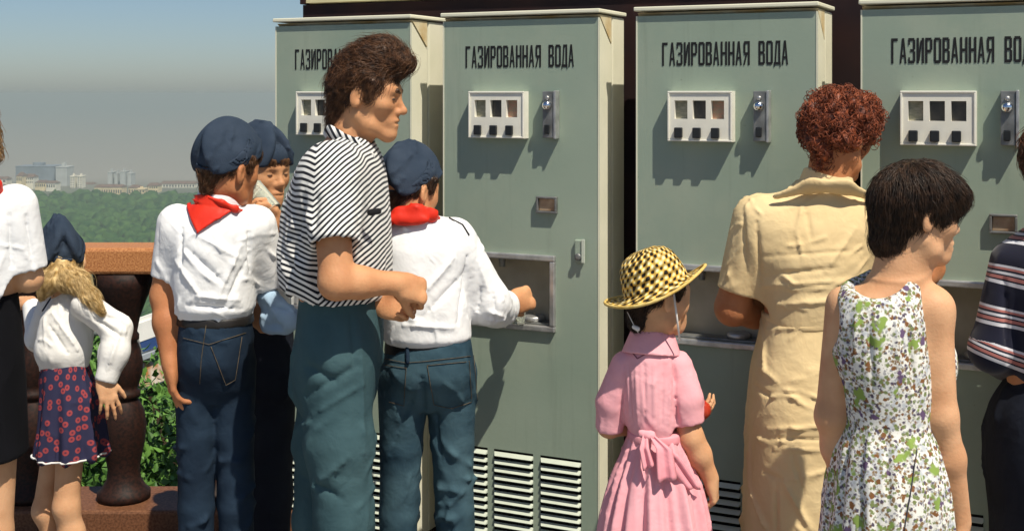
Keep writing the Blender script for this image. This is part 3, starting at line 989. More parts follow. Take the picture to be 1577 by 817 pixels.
def grow(name, shape, m, parent, origin, h=0.006, zfine=None, folds=None, strokes=None, relaxes=2, pat=None, wob=0.0, wscale=18.0, post=None):
    """field -> surface -> folds -> object placed under its parent (parent sits at origin)"""
    V, F = shape.net(h, zfine)
    V = relax(V, F, relaxes, 0.4)
    N = vnormals(V, F)
    if strokes:
        from mathutils.bvhtree import BVHTree
        tr = BVHTree.FromPolygons(V.tolist(), F.tolist()); eye = Vector((0, 0, EYE)); st = []
        for a, b, w, amp in strokes:          # lay each stroke on the cloth
            a, b = A3(a), A3(b); Q = []
            for t in np.linspace(0, 1, 7):
                d = Vector(a * (1 - t) + b * t) - eye
                loc, n_, i_, _ = tr.ray_cast(eye, d.normalized())
                Q.append(None if loc is None else np.array(loc))
            for i in range(6):
                if Q[i] is not None and Q[i + 1] is not None and np.linalg.norm(Q[i] - Q[i + 1]) < 0.08:
                    tp = math.sin(math.pi * (i + 0.5) / 6) ** 0.6
                    st.append((Q[i], Q[i + 1], w, amp * tp))
        V = fold(V, N, st, False)
        N = vnormals(V, F)
    if folds:
        st = []
        for fd in folds: st += auto_folds(V, N, **fd)
        V = fold(V, N, st)
    if wob: V = V + N * (wob * (vnoise(V * wscale, 3) + 0.5 * vnoise(V * wscale * 2.1, 5)))[:, None]
    if post is not None: V = post(V, N)
    V = relax(V, F, 1, 0.12)
    me = qmesh(name, V - A3(origin), F)
    if pat is not None: attr(me, "pat", pat(V, vnormals(V, F)))
    o = link(name, me, m, parent)
    SURF[o.name] = (V, F)
    return o

SURF = {}
def tree_of(*objs):
    from mathutils.bvhtree import BVHTree
    Vs, Fs, n = [], [], 0
    for o in objs:
        V, F = SURF[o.name]; Vs.append(V); Fs.append(F + n); n += len(V)
    return BVHTree.FromPolygons(np.concatenate(Vs).tolist(), np.concatenate(Fs).tolist())
def on(tree, px, py, off=0.004):
    """point of a garment seen at a photo pixel, lifted off the cloth"""
    d = Vector(W(px, py, 1.0)) - Vector((0, 0, EYE)); d.normalize()
    loc, n, i, _ = tree.ray_cast(Vector((0, 0, EYE)), d)
    if loc is None: return None
    if n.dot(d) > 0: n = -n
    return np.array(loc + n * off)
def seam(name, tree, pts, rad, m, parent, origin, off=0.002, step=6):
    """thread or piping lying on a garment along a photo polyline"""
    P = []
    for (a, b) in zip(pts[:-1], pts[1:]):
        n = max(1, int(math.hypot(b[0] - a[0], b[1] - a[1]) / step))
        for i in range(n + (b is pts[-1])):
            t = i / n; q = on(tree, a[0] + (b[0] - a[0]) * t, a[1] + (b[1] - a[1]) * t, off)
            if q is not None and (not P or np.linalg.norm(q - P[-1]) < 0.09): P.append(q)
    if len(P) < 2: return None
    return MB().tube([p - A3(origin) for p in P], rad, 6).build(name, m, parent, True)
def patch(name, tree, quad, nu, nv, m, parent, origin, off=0.005, thick=0.0035, wob=0.0):
    """piece of cloth laid on a garment over a photo quadrilateral (a, b, c, d)"""
    a, b, c, d = [A3(q) for q in quad]
    G = np.zeros((nu + 1, nv + 1, 3)); ok = np.ones((nu + 1, nv + 1), bool)
    for i in range(nu + 1):
        for j in range(nv + 1):
            u, v = i / nu, j / nv
            p = (a * (1 - u) + b * u) * (1 - v) + (d * (1 - u) + c * u) * v
            q = on(tree, p[0], p[1], off + wob * math.sin(7 * u + 5 * v) * math.sin(9 * v))
            if q is None: ok[i, j] = False
            else: G[i, j] = q
    V, Fc, ix = [], [], {}
    n1 = (nu + 1) * (nv + 1)
    for i in range(nu + 1):
        for j in range(nv + 1): V.append(G[i, j] - A3(origin))
    dirn = nrm(W((a[0] + c[0]) / 2, (a[1] + c[1]) / 2, 1.0) - A3([0, 0, EYE])) * thick
    V = V + [v + dirn for v in V]
    I = lambda i, j: i * (nv + 1) + j
    for i in range(nu):
        for j in range(nv):
            q = [(i, j), (i + 1, j), (i + 1, j + 1), (i, j + 1)]
            if all(ok[x] for x in q) and np.ptp([G[x][1] for x in q]) < 0.05:
                f = [I(*x) for x in q]; Fc.append(f); Fc.append([x + n1 for x in f[::-1]])
    E = {}
    for f in Fc[::2]:
        for k in range(4): E[(f[k], f[(k + 1) % 4])] = 1
    for (x, y) in list(E):
        if (y, x) not in E: Fc.append([y, x, x + n1, y + n1])
    used = sorted({x for f in Fc for x in f}); mp = {x: i for i, x in enumerate(used)}
    me = mesh(name, [V[x] for x in used], [[mp[x] for x in f] for f in Fc])
    return link(name, me, m, parent, True)

# ---- head ------------------------------------------------------------------
def head(s, fr, ears=True, child=0.0, mouth=True):
    """skull, jaw, brow, nose, lips, ears; r right, f forward, u up; child 0..1 rounds the face"""
    c = child
    s.ell((0, -0.006, 0.034), (0.0755, 0.091, 0.089), 0.0, fr)
    s.ell((0, 0.028, -0.022), (0.058 + 0.005 * c, 0.060 - 0.002 * c, 0.082 - 0.006 * c), 0.030, fr)
    for q in (-1, 1):
        s.cone((q * 0.054, -0.004, -0.052), (q * 0.046, 0.020, -0.074), 0.017, 0.016, 0.025, fr)
        s.cone((q * 0.046, 0.020, -0.074), (q * 0.010, 0.068 - 0.006 * c, -0.098 + 0.008 * c), 0.016, 0.015, 0.022, fr)
        s.ell((q * 0.042, 0.054, -0.014), (0.023, 0.022, 0.018 + 0.010 * c), 0.025, fr)
        s.cone((q * 0.042, 0.069, 0.028), (q * 0.012, 0.078, 0.026), 0.011, 0.010, 0.028, fr)
    for q in (-1, 1):
        s.ell((q * 0.032, 0.094, 0.007), (0.017, 0.013, 0.0090), 0.014, fr, 's')
        s.ell((q * 0.0315, 0.0730, 0.006), (0.0145, 0.0125, 0.0115), 0.004, fr)
    s.cone((0, 0.082, 0.016), (0, 0.107 - 0.009 * c, -0.022 + 0.004 * c), 0.0082, 0.0098, 0.012, fr)
    s.ell((0, 0.108 - 0.010 * c, -0.027 + 0.004 * c), (0.0115, 0.0110, 0.0100), 0.008, fr)
    for q in (-1, 1):
        s.ell((q * 0.0115, 0.092 - 0.004 * c, -0.031 + 0.003 * c), (0.0085, 0.011, 0.0085), 0.008, fr)
    s.ell((0, 0.078, -0.060), (0.030, 0.018, 0.020), 0.018, fr)
    s.ell((0, 0.0905, -0.0545), (0.021, 0.0095, 0.0065), 0.007, fr)
    s.ell((0, 0.0885, -0.0680), (0.019, 0.0095, 0.0075), 0.007, fr)
    if mouth: s.ell((0, 0.0995, -0.0610), (0.024, 0.012, 0.0017), 0.004, fr, 's')
    s.ell((0, 0.077, -0.094 + 0.008 * c), (0.021, 0.018, 0.017), 0.022, fr)
    if ears:
        for q in (-1, 1):
            R = np.array([[1, 0.35 * q, 0], [-0.35 * q, 1, -0.15], [0, 0.15, 1]]); R /= np.linalg.norm(R, axis=1)[:, None]
            s.ell((q * 0.080, -0.012, 0.000), (0.0085, 0.0195, 0.031), 0.008, fr, rot=R)
            s.ell((q * 0.0885, -0.004, 0.002), (0.0085, 0.0115, 0.019), 0.004, fr, 's', rot=R)

def hand(s, wrist, d, n, curl=(20, 20, 20, 20), thumb=(0.5, 0.6, 0.4), side=1, sc=1.0, spread=0.06, k=0.006):
    """d towards the fingers, n out of the palm, side=+1: thumb on the d x n side, -1 the other"""
    d = nrm(d); n = A3(n); n = nrm(n - d * (n @ d)); t = nrm(np.cross(d, n)) * side
    P = lambda a, b, c: A3(wrist) + sc * (a * d + b * t + c * n)
    s.cone(P(0.0, 0, 0), P(0.035, 0.0, 0), 0.026 * sc, 0.034 * sc, 0.02, q=n, fl=0.62)
    s.cone(P(0.03, 0.016, 0), P(0.080, 0.020, -0.002), 0.024 * sc, 0.019 * sc, 0.012, q=n, fl=0.62)
    s.cone(P(0.03, -0.014, 0), P(0.074, -0.022, -0.002), 0.024 * sc, 0.017 * sc, 0.012, q=n, fl=0.62)
    base = [(0.082, 0.030), (0.086, 0.010), (0.083, -0.010), (0.074, -0.028)]
    ln = [(0.040, 0.025, 0.020), (0.044, 0.028, 0.021), (0.041, 0.026, 0.020), (0.032, 0.020, 0.018)]
    for i in range(4):
        a = math.radians(curl[i]); ang = 0.0
        p = P(base[i][0], base[i][1], 0)
        sp = spread * (1.5 - i)
        rr = [0.0098, 0.0092, 0.0083, 0.0072]
        if i == 3: rr = [x * 0.88 for x in rr]
        for j in range(3):
            ang += a * (0.9 if j == 0 else 1.0)
            dd = nrm(d * math.cos(ang) + n * math.sin(ang) + t * sp * math.cos(ang))
            e = p + dd * ln[i][j] * sc
            s.cone(p, e, rr[j] * sc, rr[j + 1] * sc, k if j == 0 else 0.0025)
            p = e
    v = nrm(thumb[0] * d + thumb[1] * t + thumb[2] * n)
    b0 = P(0.022, 0.022, 0.006); b1 = b0 + v * 0.040 * sc
    v2 = nrm(v + 0.5 * d + 0.25 * n); b2 = b1 + v2 * 0.030 * sc
    b3 = b2 + nrm(v2 + 0.4 * d + 0.2 * n) * 0.024 * sc
    s.cone(b0, b1, 0.017 * sc, 0.0125 * sc, 0.014)
    s.cone(b1, b2, 0.0122 * sc, 0.0105 * sc, 0.003); s.cone(b2, b3, 0.0105 * sc, 0.0085 * sc, 0.003)

# ---- hair --------------------------------------------------------------------
def strands(name, parent, origin, roots, flow, sdf, n, steps, step, lift, r0, m, seed=1, gravity=0.0, jitter=0.25, wave=0.0, lenvar=0.4):
    """hair lines that follow a flow over the hair's shape; each a thin three-sided tube"""
    rg = np.random.default_rng(seed)
    ids = rg.integers(0, len(roots), n)
    P = roots[ids] + 0.003 * rg.standard_normal((n, 3))
    J = jitter * rg.standard_normal((n, 3))
    ph = rg.uniform(0, 6.28, n)
    L = step * (1 + lenvar * rg.uniform(-1, 1, n))
    target = np.abs(rg.normal(0, 1, n)) * lift * 0.6
    path = [P]
    e = 0.002
    def grad(Q):
        g = np.stack([sdf(Q + A3(v) * e) - sdf(Q - A3(v) * e) for v in np.eye(3)], 1)
        return g / (np.linalg.norm(g, axis=1)[:, None] + 1e-9)
    for q in range(steps):
        g = grad(P)
        f = flow(P) + J
        f = f - g * np.sum(f * g, 1)[:, None]
        f = f / (np.linalg.norm(f, axis=1)[:, None] + 1e-9)
        if wave:
            sd = np.cross(g, f); f = f + sd * (wave * np.cos(ph + q * 1.3))[:, None]
        P = P + f * L[:, None]
        P[:, 2] -= gravity * L
        d = sdf(P)
        tgt = target * (0.4 + 0.6 * (q + 1) / steps) + lift * 0.2
        P = P + g * ((tgt - d) * 0.7)[:, None]
        path.append(P)
    path = np.stack(path, 1)                      # n, steps+1, 3
    K = steps + 1
    T = np.gradient(path, axis=1); T /= np.linalg.norm(T, axis=2)[..., None] + 1e-9
    U = np.cross(T, rg.standard_normal((n, 1, 3))); U /= np.linalg.norm(U, axis=2)[..., None] + 1e-9
    Wd = np.cross(T, U)
    rad = r0 * (1 - 0.75 * (np.arange(K) / (K - 1)) ** 1.5)
    V = np.stack([path + (math.cos(a) * U + math.sin(a) * Wd) * rad[None, :, None] for a in (0, 2.094, 4.189)], 2)  # n,K,3,3
    V = V.reshape(-1, 3)
    b = (np.arange(n) * K * 3)[:, None, None] + (np.arange(K - 1) * 3)[None, :, None]
    F = []
    for a in range(3):
        c = (a + 1) % 3
        F.append(np.stack([b + a, b + c, b + 3 + c, b + 3 + a], -1).reshape(-1, 4))
    me = qmesh(name, V - A3(origin), np.concatenate(F))
    return link(name, me, m, parent)

def surf_verts(o): return SURF[o.name][0]

def cap_lid(fr, tilt, sc):
    q = math.radians(tilt)
    u = fr.d((0, -math.sin(q), math.cos(q)))
    return (fr.w((0, -0.010, 0.058)) - u * 0.012 * fr.sc * sc, u)

def pilotka(parent, origin, fr, tilt=0.0, sc=1.0):
    """navy side cap: two lobes with a crease between them above a turned-up flap"""
    q = math.radians(tilt)
    f2 = Frame(fr.w((0, -0.010, 0.058)), fr.d((1, 0, 0)), fr.d((0, math.cos(q), math.sin(q))), fr.d((0, -math.sin(q), math.cos(q))), fr.sc * sc)
    s = Shape()
    for e in (-1, 1):
        c_, s_ = math.cos(0.38), math.sin(0.38) * e
        R = np.array([[c_, 0, s_], [0, 1, 0], [-s_, 0, c_]])
        s.ell((e * 0.037, 0.0, 0.016), (0.034, 0.112, 0.112), 0.002, f2, rot=R)
    s.ell((0, 0.0, -0.004), (0.086, 0.103, 0.066), 0.010, f2)
    s.half(f2.w((0, 0, -0.040)), f2.d((0, 0, -1)), 0.006)
    s.ell((0, 0, -0.045), (0.075, 0.093, 0.045), 0.004, f2, 's')
    cap = grow("cap", s, m_cap, parent, origin, 0.0045, strokes=None, folds=[dict(n=18, dirn=f2.d((0, 1, 0.5)), length=0.08, w=0.008, amp=0.010, seed=6)])
    fl = Shape()
    fl.ell((0, 0.0, -0.006), (0.0920, 0.111, 0.080), 0, f2)
    fl.half(f2.w((0, 0, -0.042)), f2.d((0, 0, -1)), 0.004)
    fl.half(f2.w((0, -0.10, -0.004)), f2.d((0.25, -0.42, 1)), 0.002)
    fl.ell((0, 0, -0.006), (0.086, 0.104, 0.087), 0.002, f2, 's')
    grow("flap", fl, m_cap, cap, origin, 0.004)
    return cap
m_cap = mat("navy cap cloth", (0.024, 0.038, 0.062), 0.85, 0.15, col2=(0.036, 0.052, 0.080), vscale=14, bump=0.2, bscale=260)
m_scarf = mat("red silk scarf", (0.60, 0.020, 0.008), 0.55, 0.25, col2=(0.70, 0.035, 0.014), vscale=9, bump=0.15, bscale=50)
def cloth(name, c1, c2, vscale=6, rough=0.85, sheen=0.0):
    """woven cloth with a crumple too fine to model"""
    m = mat(name, c1, rough, 0.12, col2=c2, vscale=vscale, sheen=sheen)
    nt, p = nodes_of(m)
    tc = nt.nodes.new("ShaderNodeTexCoord")
    a = nt.nodes.new("ShaderNodeTexNoise"); a.inputs['Scale'].default_value = 16; a.inputs['Detail'].default_value = 3; a.inputs['Distortion'].default_value = 0.3
    b = nt.nodes.new("ShaderNodeTexNoise"); b.inputs['Scale'].default_value = 420; b.inputs['Detail'].default_value = 2
    ad = nt.nodes.new("ShaderNodeMath"); ad.operation = 'MULTIPLY_ADD'; ad.inputs[1].default_value = 0.015
    for n in (a, b): nt.links.new(tc.outputs['Object'], n.inputs['Vector'])
    nt.links.new(b.outputs['Fac'], ad.inputs[0]); nt.links.new(a.outputs['Fac'], ad.inputs[2])
    bp = nt.nodes.new("ShaderNodeBump"); bp.inputs['Strength'].default_value = 0.35; bp.inputs['Distance'].default_value = 0.018
    nt.links.new(ad.outputs[0], bp.inputs['Height']); nt.links.new(bp.outputs[0], p.inputs['Normal'])
    return m
m_white = cloth("white cotton shirt", (0.76, 0.77, 0.78), (0.80, 0.80, 0.80))
m_denim = cloth("dark denim", (0.006, 0.012, 0.024), (0.018, 0.034, 0.058), 5)
m_denim2 = cloth("washed denim", (0.014, 0.036, 0.058), (0.062, 0.118, 0.145), 4.5)
m_stitch = mat("ochre stitching", (0.11, 0.085, 0.055), 0.8, 0.1, var=0.3, vscale=60)
m_belt = mat("dark leather belt", (0.012, 0.010, 0.009), 0.5, 0.4, var=0.2, vscale=30)
m_navy = cloth("navy black cloth", (0.008, 0.010, 0.017), (0.014, 0.017, 0.027))

def hairmat(name, c1, c2, rough=0.42, spec=0.35):
    return mat(name, c1, rough, spec, col2=c2, vscale=60, detail=3)

# ---- people: skin ------------------------------------------------------------
def skin(name, c1, c2): return mat(name, c1, 0.58, 0.25, col2=c2, vscale=11, sss=0.08, bump=0.12, bscale=140, detail=8)
m_skin = skin("tanned skin", (0.46, 0.205, 0.095), (0.62, 0.315, 0.155))
m_skin_lt = skin("fair skin", (0.56, 0.290, 0.150), (0.69, 0.395, 0.220))
m_skin_dk = skin("deep tan skin", (0.37, 0.140, 0.058), (0.50, 0.210, 0.092))
m_shoe = mat("dark leather shoe", (0.03, 0.022, 0.018), 0.45, 0.4, var=0.2, vscale=20)

def shoes(parent, origin, ankles, fwd, sc=1.0):
    for a in ankles:
        s = Shape(); f = nrm([fwd[0], fwd[1], 0]); a = A3(a)
        g = A3([a[0], a[1], 0.035 * sc])
        s.cone(g - f * 0.06 * sc, g + f * 0.15 * sc, 0.038 * sc, 0.034 * sc, 0.02)
        s.cone(a * 0 + [a[0], a[1], 0.045], [a[0], a[1], 0.09], 0.042 * sc, 0.040 * sc, 0.03)
        s.half([0, 0, 0.002], [0, 0, -1])
        grow("shoe", s, m_shoe, parent, origin, 0.012)

def legs(s, hips, knees, ankles, r=(0.085, 0.058, 0.055, 0.036), k=0.03):
    for h, kn, an in zip(hips, knees, ankles):
        s.cone(h, kn, r[0], r[1], k)
        kn, an = A3(kn), A3(an)
        calf = kn * 0.68 + an * 0.32
        s.chain([kn, calf, an], [r[1], r[2] * 1.02, r[3]], 0.02)

def eyes(parent, origin, fr, m_brow, brows=True, slit=0.0048):
    for q in (-1, 1):
        s = Shape(); s.ell((q * 0.0325, 0.0752, 0.0050), (0.0130, 0.0135, slit), 0, fr)
        e = grow("eye", s, mat("dark eye", (0.03, 0.02, 0.015), 0.2, 0.5, col2=(0.10, 0.07, 0.05), vscale=90), parent, origin, 0.0016, relaxes=1)
        if brows:
            s = Shape()
            s.cone((q * 0.012, 0.0925, 0.024), (q * 0.030, 0.0885, 0.030), 0.0052, 0.0062, 0.004, fr)
            s.cone((q * 0.030, 0.0885, 0.030), (q * 0.051, 0.0735, 0.024), 0.0062, 0.0036, 0.004, fr)
            grow("eyebrow", s, m_brow, parent, origin, 0.0018, wob=0.0008, wscale=300)

def nape_hair(parent, org, fr, m, back=0.088, low=-0.075, seed=2, n=2600, fringe=False, lid=None):
    """short boy's hair: shell over the skull, cut away over face and ears"""
    hs = Shape()
    hs.ell((0, -0.006, 0.042), (0.080, 0.094, 0.088), 0, fr)
    hs.cone((0, -0.056, 0.02), (0, -0.066, low), 0.044, 0.024, 0.03, fr)
    if fringe: hs.ell((0, 0.072, 0.062), (0.062, 0.026, 0.030), 0.02, fr)
    hs.ell((0, 0.150, -0.035 if fringe else -0.012), (0.14, 0.092 if fringe else 0.098, 0.082), 0.010, fr, 's')
    for q in (-1, 1):
        hs.ell((q * 0.100, 0.002, -0.022), (0.05, 0.036, 0.042), 0.01, fr, 's')
        hs.cone((q * 0.073, 0.026, 0.045), (q * 0.074, 0.022, 0.012), 0.014, 0.007, 0.01, fr)
    if lid is not None:
        hs.half(*lid, 0.004)
    hm = grow("hair", hs, m, parent, org, 0.005, wob=0.003, wscale=70)
    F_, U_ = fr.d((0, 1, 0)), fr.d((0, 0, 1))
    def flow(Q):
        q = (Q - fr.c) @ fr.M.T
        fw = np.clip((q[:, 1] - 0.02) / 0.05, -1, 1)[:, None]
        return -U_ * 0.9 + F_ * 0.35 * fw
    Vr = surf_verts(hm)
    if lid is not None: Vr = Vr[(Vr - A3(lid[0])) @ A3(lid[1]) < -0.006]
    strands("strands", hm, org, Vr, flow, hs.at, n, 5, 0.0075, 0.006, 0.0009, m, seed, jitter=0.35 if lid is None else 0.22)
    return hm

m_hair_br = hairmat("brown hair", (0.045, 0.020, 0.009), (0.15, 0.072, 0.032))
m_hair_dk = hairmat("dark hair", (0.014, 0.008, 0.005), (0.055, 0.028, 0.015))


def collar_band(name, lo, hi, r1, r2, m, parent, origin, thick=0.005, flat=None, folds=None):
    """upright ring of cloth round a neck, r1 at its foot, r2 at its top"""
    lo, hi = A3(lo), A3(hi); d = nrm(hi - lo); L = np.linalg.norm(hi - lo)
    s = Shape(); s.cone(lo - d * 0.02, hi + d * 0.02, r1 + (r1 - r2) * 0.02 / L, r2, 0)
    s.cut(hi, d, 0.14); s.cut(lo, -d, 0.14)
    s.cone(lo - d * 0.05, hi + d * 0.05, r1 - thick, r2 - thick, 0.001, mode='s')
    return grow(name, s, m, parent, origin, 0.0035, folds=folds, relaxes=1)
# ================================================================== PEOPLE
# ---- teenager in striped shirt ------------------------------------------------
def teen():
    Y0 = 3.3
    P = lambda x, y, dy=0.0: W(x, y, Y0 + dy)
    org = P(512, 800); org[2] = 0
    r = empty("person", org)
    tag(r, "teenager in black and white striped shirt and teal trousers, hands clasped", "person")
    fr = head_frame(P(565, 150), 95, -7, 0, 0.95)
    # joints
    shn, shf = P(508, 262, -0.165), P(525, 258, 0.17)
    eln, elf = P(518, 434, -0.235), P(530, 430, 0.20)
    wrn, wrf = P(612, 436, -0.17), P(582, 466, -0.04)
    hipn, hipf = P(514, 560, -0.085), P(512, 560, 0.085)
    kn, kf = P(530, 800, -0.10), P(496, 795, 0.09)
    an, af = P(508, 1045, -0.10), P(478, 1045, 0.09)
    b = Shape()
    head(b, fr)
    b.cone(fr.w((0, -0.022, -0.045)), P(529, 232), 0.046, 0.056, 0.025)
    b.cone(fr.w((0, 0.0, -0.075)), P(540, 228), 0.036, 0.046, 0.02)
    b.loft([(P(0, 560)[2], P(512, 0)[0], Y0, 0.085, 0.13), (P(0, 450)[2], P(512, 0)[0], Y0, 0.085, 0.13), (P(0, 300)[2], P(518, 0)[0], Y0, 0.10, 0.16), (P(0, 230)[2], P(525, 0)[0], Y0, 0.05, 0.09)], 0.04)
    for sh, el, wr in ((shn, eln, wrn), (shf, elf, wrf)):
        b.cone(sh, el, 0.048, 0.043, 0.02)
        m_ = el * 0.62 + wr * 0.38
        b.chain([el, m_, wr], [0.042, 0.039, 0.027], 0.02)
    # near hand: a loose fist over the other hand
    dn = nrm(A3(P(656, 450, -0.13)) - wrn)
    hand(b, wrn, dn, A3([-0.25, 0.85, -0.45]), (66, 70, 72, 74), (0.75, 0.55, 0.6), side=-1, sc=0.92)
    hand(b, wrf, A3([0.90, -0.25, -0.12]), A3([-0.1, -0.85, 0.35]), (44, 46, 48, 50), (0.7, 0.5, 0.5), side=-1, sc=0.98)
    legs(b, (hipn, hipf), (kn, kf), (an, af), (0.062, 0.05, 0.05, 0.036))
    body = grow("body", b, m_skin, r, org, 0.0045, [(-1, 0.9, 0.02), (1.48, 1.9, 0.0032)], relaxes=1)
    # shirt
    Z = lambda y: P(0, y)[2]
    X = lambda x: P(x, 0)[0]
    sec = []
    for y, xa, xb, ry in ((456, 434, 596, 0.175), (438, 424, 600, 0.185), (405, 420, 600, 0.195), (350, 428, 597, 0.20), (300, 438, 592, 0.205), (262, 452, 586, 0.195), (240, 470, 580, 0.165), (222, 493, 572, 0.105), (206, 508, 566, 0.07)):
        sec.append((Z(y), (X(xa) + X(xb)) / 2 + 0.012, Y0, (X(xb) - X(xa)) / 2 * 0.945, ry * 0.96, -8))
    s = Shape(); s.loft(sec, 0.0, p=2.2)
    opn = P(515, 376, -0.235); opf = P(530, 374, 0.22)
    s.sleeve(shn + A3([0, 0.015, 0.0]), opn, 0.076, 0.060, 0.05, 0.86)
    s.sleeve(shf, opf, 0.076, 0.060, 0.05)
    s.cone(P(536, 212), P(545, 170), 0.066, 0.070, 0.006, mode='s')
    # open hem
    s.loft([(Z(480), X(512), Y0, 0.132, 0.155), (Z(440), X(512), Y0, 0.138, 0.162)], 0.006, mode='s')
    def pat(V, N):
        x = V[:, 0] - X(505)
        t = 0.5 + 0.5 * np.tanh(x / 0.03)
        a = np.where(x < 0, -0.35 * x, 1.0 * x)
        slv = (V[:, 1] < Y0 - 0.16) & (V[:, 2] > Z(380))
        v = V[:, 2] - a
        v = v + 0.007 * vnoise(V * 15, 2) + 0.016 * vnoise(V * 6, 4)
        return np.stack([x, V[:, 1], v], 1)
    m_str = mat("striped shirt cloth", (0.75, 0.74, 0.72), 0.8, 0.15, sheen=0.1)
    nt, p = nodes_of(m_str)
    at = nt.nodes.new("ShaderNodeAttribute"); at.attribute_name = "pat"
    sx = nt.nodes.new("ShaderNodeSeparateXYZ"); nt.links.new(at.outputs['Vector'], sx.inputs[0])
    mm = nt.nodes.new("ShaderNodeMath"); mm.operation = 'MULTIPLY'; mm.inputs[1].default_value = 6.2832 / 0.0150
    sn = nt.nodes.new("ShaderNodeMath"); sn.operation = 'SINE'
    nt.links.new(sx.outputs['Z'], mm.inputs[0]); nt.links.new(mm.outputs[0], sn.inputs[0])
    rp = nt.nodes.new("ShaderNodeMapRange"); rp.inputs['From Min'].default_value = -0.28; rp.inputs['From Max'].default_value = 0.05
    nt.links.new(sn.outputs[0], rp.inputs[0])
    mx = nt.nodes.new("ShaderNodeMix"); mx.data_type = 'RGBA'
    mx.inputs['A'].default_value = (0.012, 0.014, 0.020, 1); mx.inputs['B'].default_value = (0.74, 0.73, 0.70, 1)
    nt.links.new(rp.outputs[0], mx.inputs['Factor']); nt.links.new(mx.outputs['Result'], p.inputs['Base Color'])
    folds = [dict(n=34, dirn=(0.25, 0, -1), length=0.16, w=0.014, amp=0.016, seed=3, zr=(Z(470), Z(300))),
             dict(n=18, dirn=(0.8, 0, 0.5), length=0.12, w=0.012, amp=0.011, seed=5, zr=(Z(360), Z(250)))]
    strokes = [(P(470, 300, -0.2), P(445, 440, -0.16), 0.018, -0.014), (P(548, 350, -0.2), P(575, 440, -0.18), 0.018, -0.012),
               (P(490, 290, -0.22), P(480, 380, -0.2), 0.014, -0.012), (P(556, 280, -0.2), P(552, 370, -0.2), 0.014, -0.012)]
    shirt = grow("shirt", s, m_str, r, org, 0.006, None, folds, strokes, pat=pat)
    # collar
    c = Shape()
    c.cone(P(512, 204, -0.045), P(540, 222, -0.075), 0.020, 0.021, 0.012, q=(0.2, 1, 0.5), fl=0.35)
    c.cone(P(540, 222, -0.075), P(570, 240, -0.045), 0.021, 0.016, 0.012, q=(0.4, 1, 0.6), fl=0.35)
    c.cone(P(512, 204, -0.045), P(508, 204, 0.045), 0.020, 0.020, 0.012, q=(1, 0, 0.5), fl=0.35)
    c.cone(P(508, 204, 0.045), P(560, 235, 0.06), 0.020, 0.016, 0.012, q=(0.2, 1, -0.5), fl=0.35)
    grow("collar", c, m_str, shirt, org * 0 + org, 0.0035, pat=lambda V, N: np.stack([V[:, 0], V[:, 1], 0.9 * V[:, 0] + 0.5 * V[:, 2]], 1))
    # trousers
    t = Shape()
    sec = []
    for y, xa, xb, ry in ((668, 484, 548, 0.05), (640, 468, 564, 0.09), (600, 449, 581, 0.130), (550, 450, 588, 0.160), (500, 458, 590, 0.155), (440, 464, 586, 0.14)):
        sec.append((Z(y), (X(xa) + X(xb)) / 2, Y0, (X(xb) - X(xa)) / 2, ry))
    t.loft(sec, 0.0, p=2.2)
    for h, k_, a, o_ in ((hipn, kn, an, -1), (hipf, kf, af, 1)):
        t.chain([h + A3([0.004, -0.012 * o_, 0.05]), h * 0.5 + k_ * 0.5, k_, a], [0.090, 0.088, 0.074, 0.070], 0.03)
    t.half([0, 0, 0.05], [0, 0, -1])
    m_tr = cloth("teal cotton trousers", (0.034, 0.072, 0.084), (0.052, 0.102, 0.114), 5)
    st = [(P(470, 560, -0.17), P(520, 590, -0.19), 0.02, -0.016), (P(480, 640, -0.2), P(560, 590, -0.18), 0.012, 0.010), (P(470, 610, -0.2), P(555, 560, -0.17), 0.016, -0.014),
          (P(540, 480, -0.15), P(545, 560, -0.16), 0.010, -0.010), (P(470, 760, -0.22), P(540, 700, -0.2), 0.022, 0.014), (P(462, 730, -0.22), P(530, 770, -0.2), 0.02, -0.016),
          (P(555, 520, -0.15), P(560, 700, -0.17), 0.02, 0.010), (P(505, 490, -0.15), P(500, 560, -0.17), 0.014, 0.008)]
    grow("trousers", t, m_tr, r, org, 0.006, [(-1, 0.55, 0.02)], [dict(n=22, dirn=(0.8, 0, 0.55), length=0.15, w=0.016, amp=0.012, seed=9, zr=(0.3, 1.0)), dict(n=12, dirn=(0.1, 0, 1), length=0.2, w=0.02, amp=0.010, seed=19, zr=(0.2, 1.0))], st)
    # pocket mark on the chest
    q = Shape(); q.cone(P(570, 327, -0.178), P(583, 325, -0.165), 0.009, 0.009, 0.0, q=(0.2, -1, 0), fl=0.4)
    grow("chest_badge", q, mat("black cloth badge", (0.01, 0.01, 0.012), 0.8, 0.2, var=0.1, vscale=20), shirt, org, 0.0025)
    shoes(r, org, (an, af), (1, 0), 1.1)
    # hair
    hs = Shape()
    hs.ell((0, -0.010, 0.052), (0.081, 0.089, 0.090), 0, fr)
    hs.ell((0, 0.030, 0.116), (0.062, 0.064, 0.054), 0.03, fr)
    hs.ell((0, 0.086, 0.104), (0.048, 0.034, 0.028), 0.02, fr)
    hs.cone((0, -0.066, 0.02), (0, -0.072, -0.085), 0.045, 0.024, 0.03, fr)
    hs.ell((0, 0.150, -0.010), (0.14, 0.098, 0.082), 0.012, fr, 's')
    for q in (-1, 1):
        hs.ell((q * 0.100, 0.000, -0.020), (0.05, 0.036, 0.042), 0.01, fr, 's')
        hs.cone((q * 0.073, 0.026, 0.045), (q * 0.074, 0.020, 0.005), 0.014, 0.007, 0.01, fr)
    m_hr = hairmat("dark brown hair", (0.032, 0.014, 0.007), (0.15, 0.068, 0.031))
    hm = grow("hair", hs, m_hr, r, org, 0.005, wob=0.004, wscale=70)
    V = np.array([v.co[:] for v in hm.data.vertices]) + org
    F_, U_ = fr.d((0, 1, 0)), fr.d((0, 0, 1))
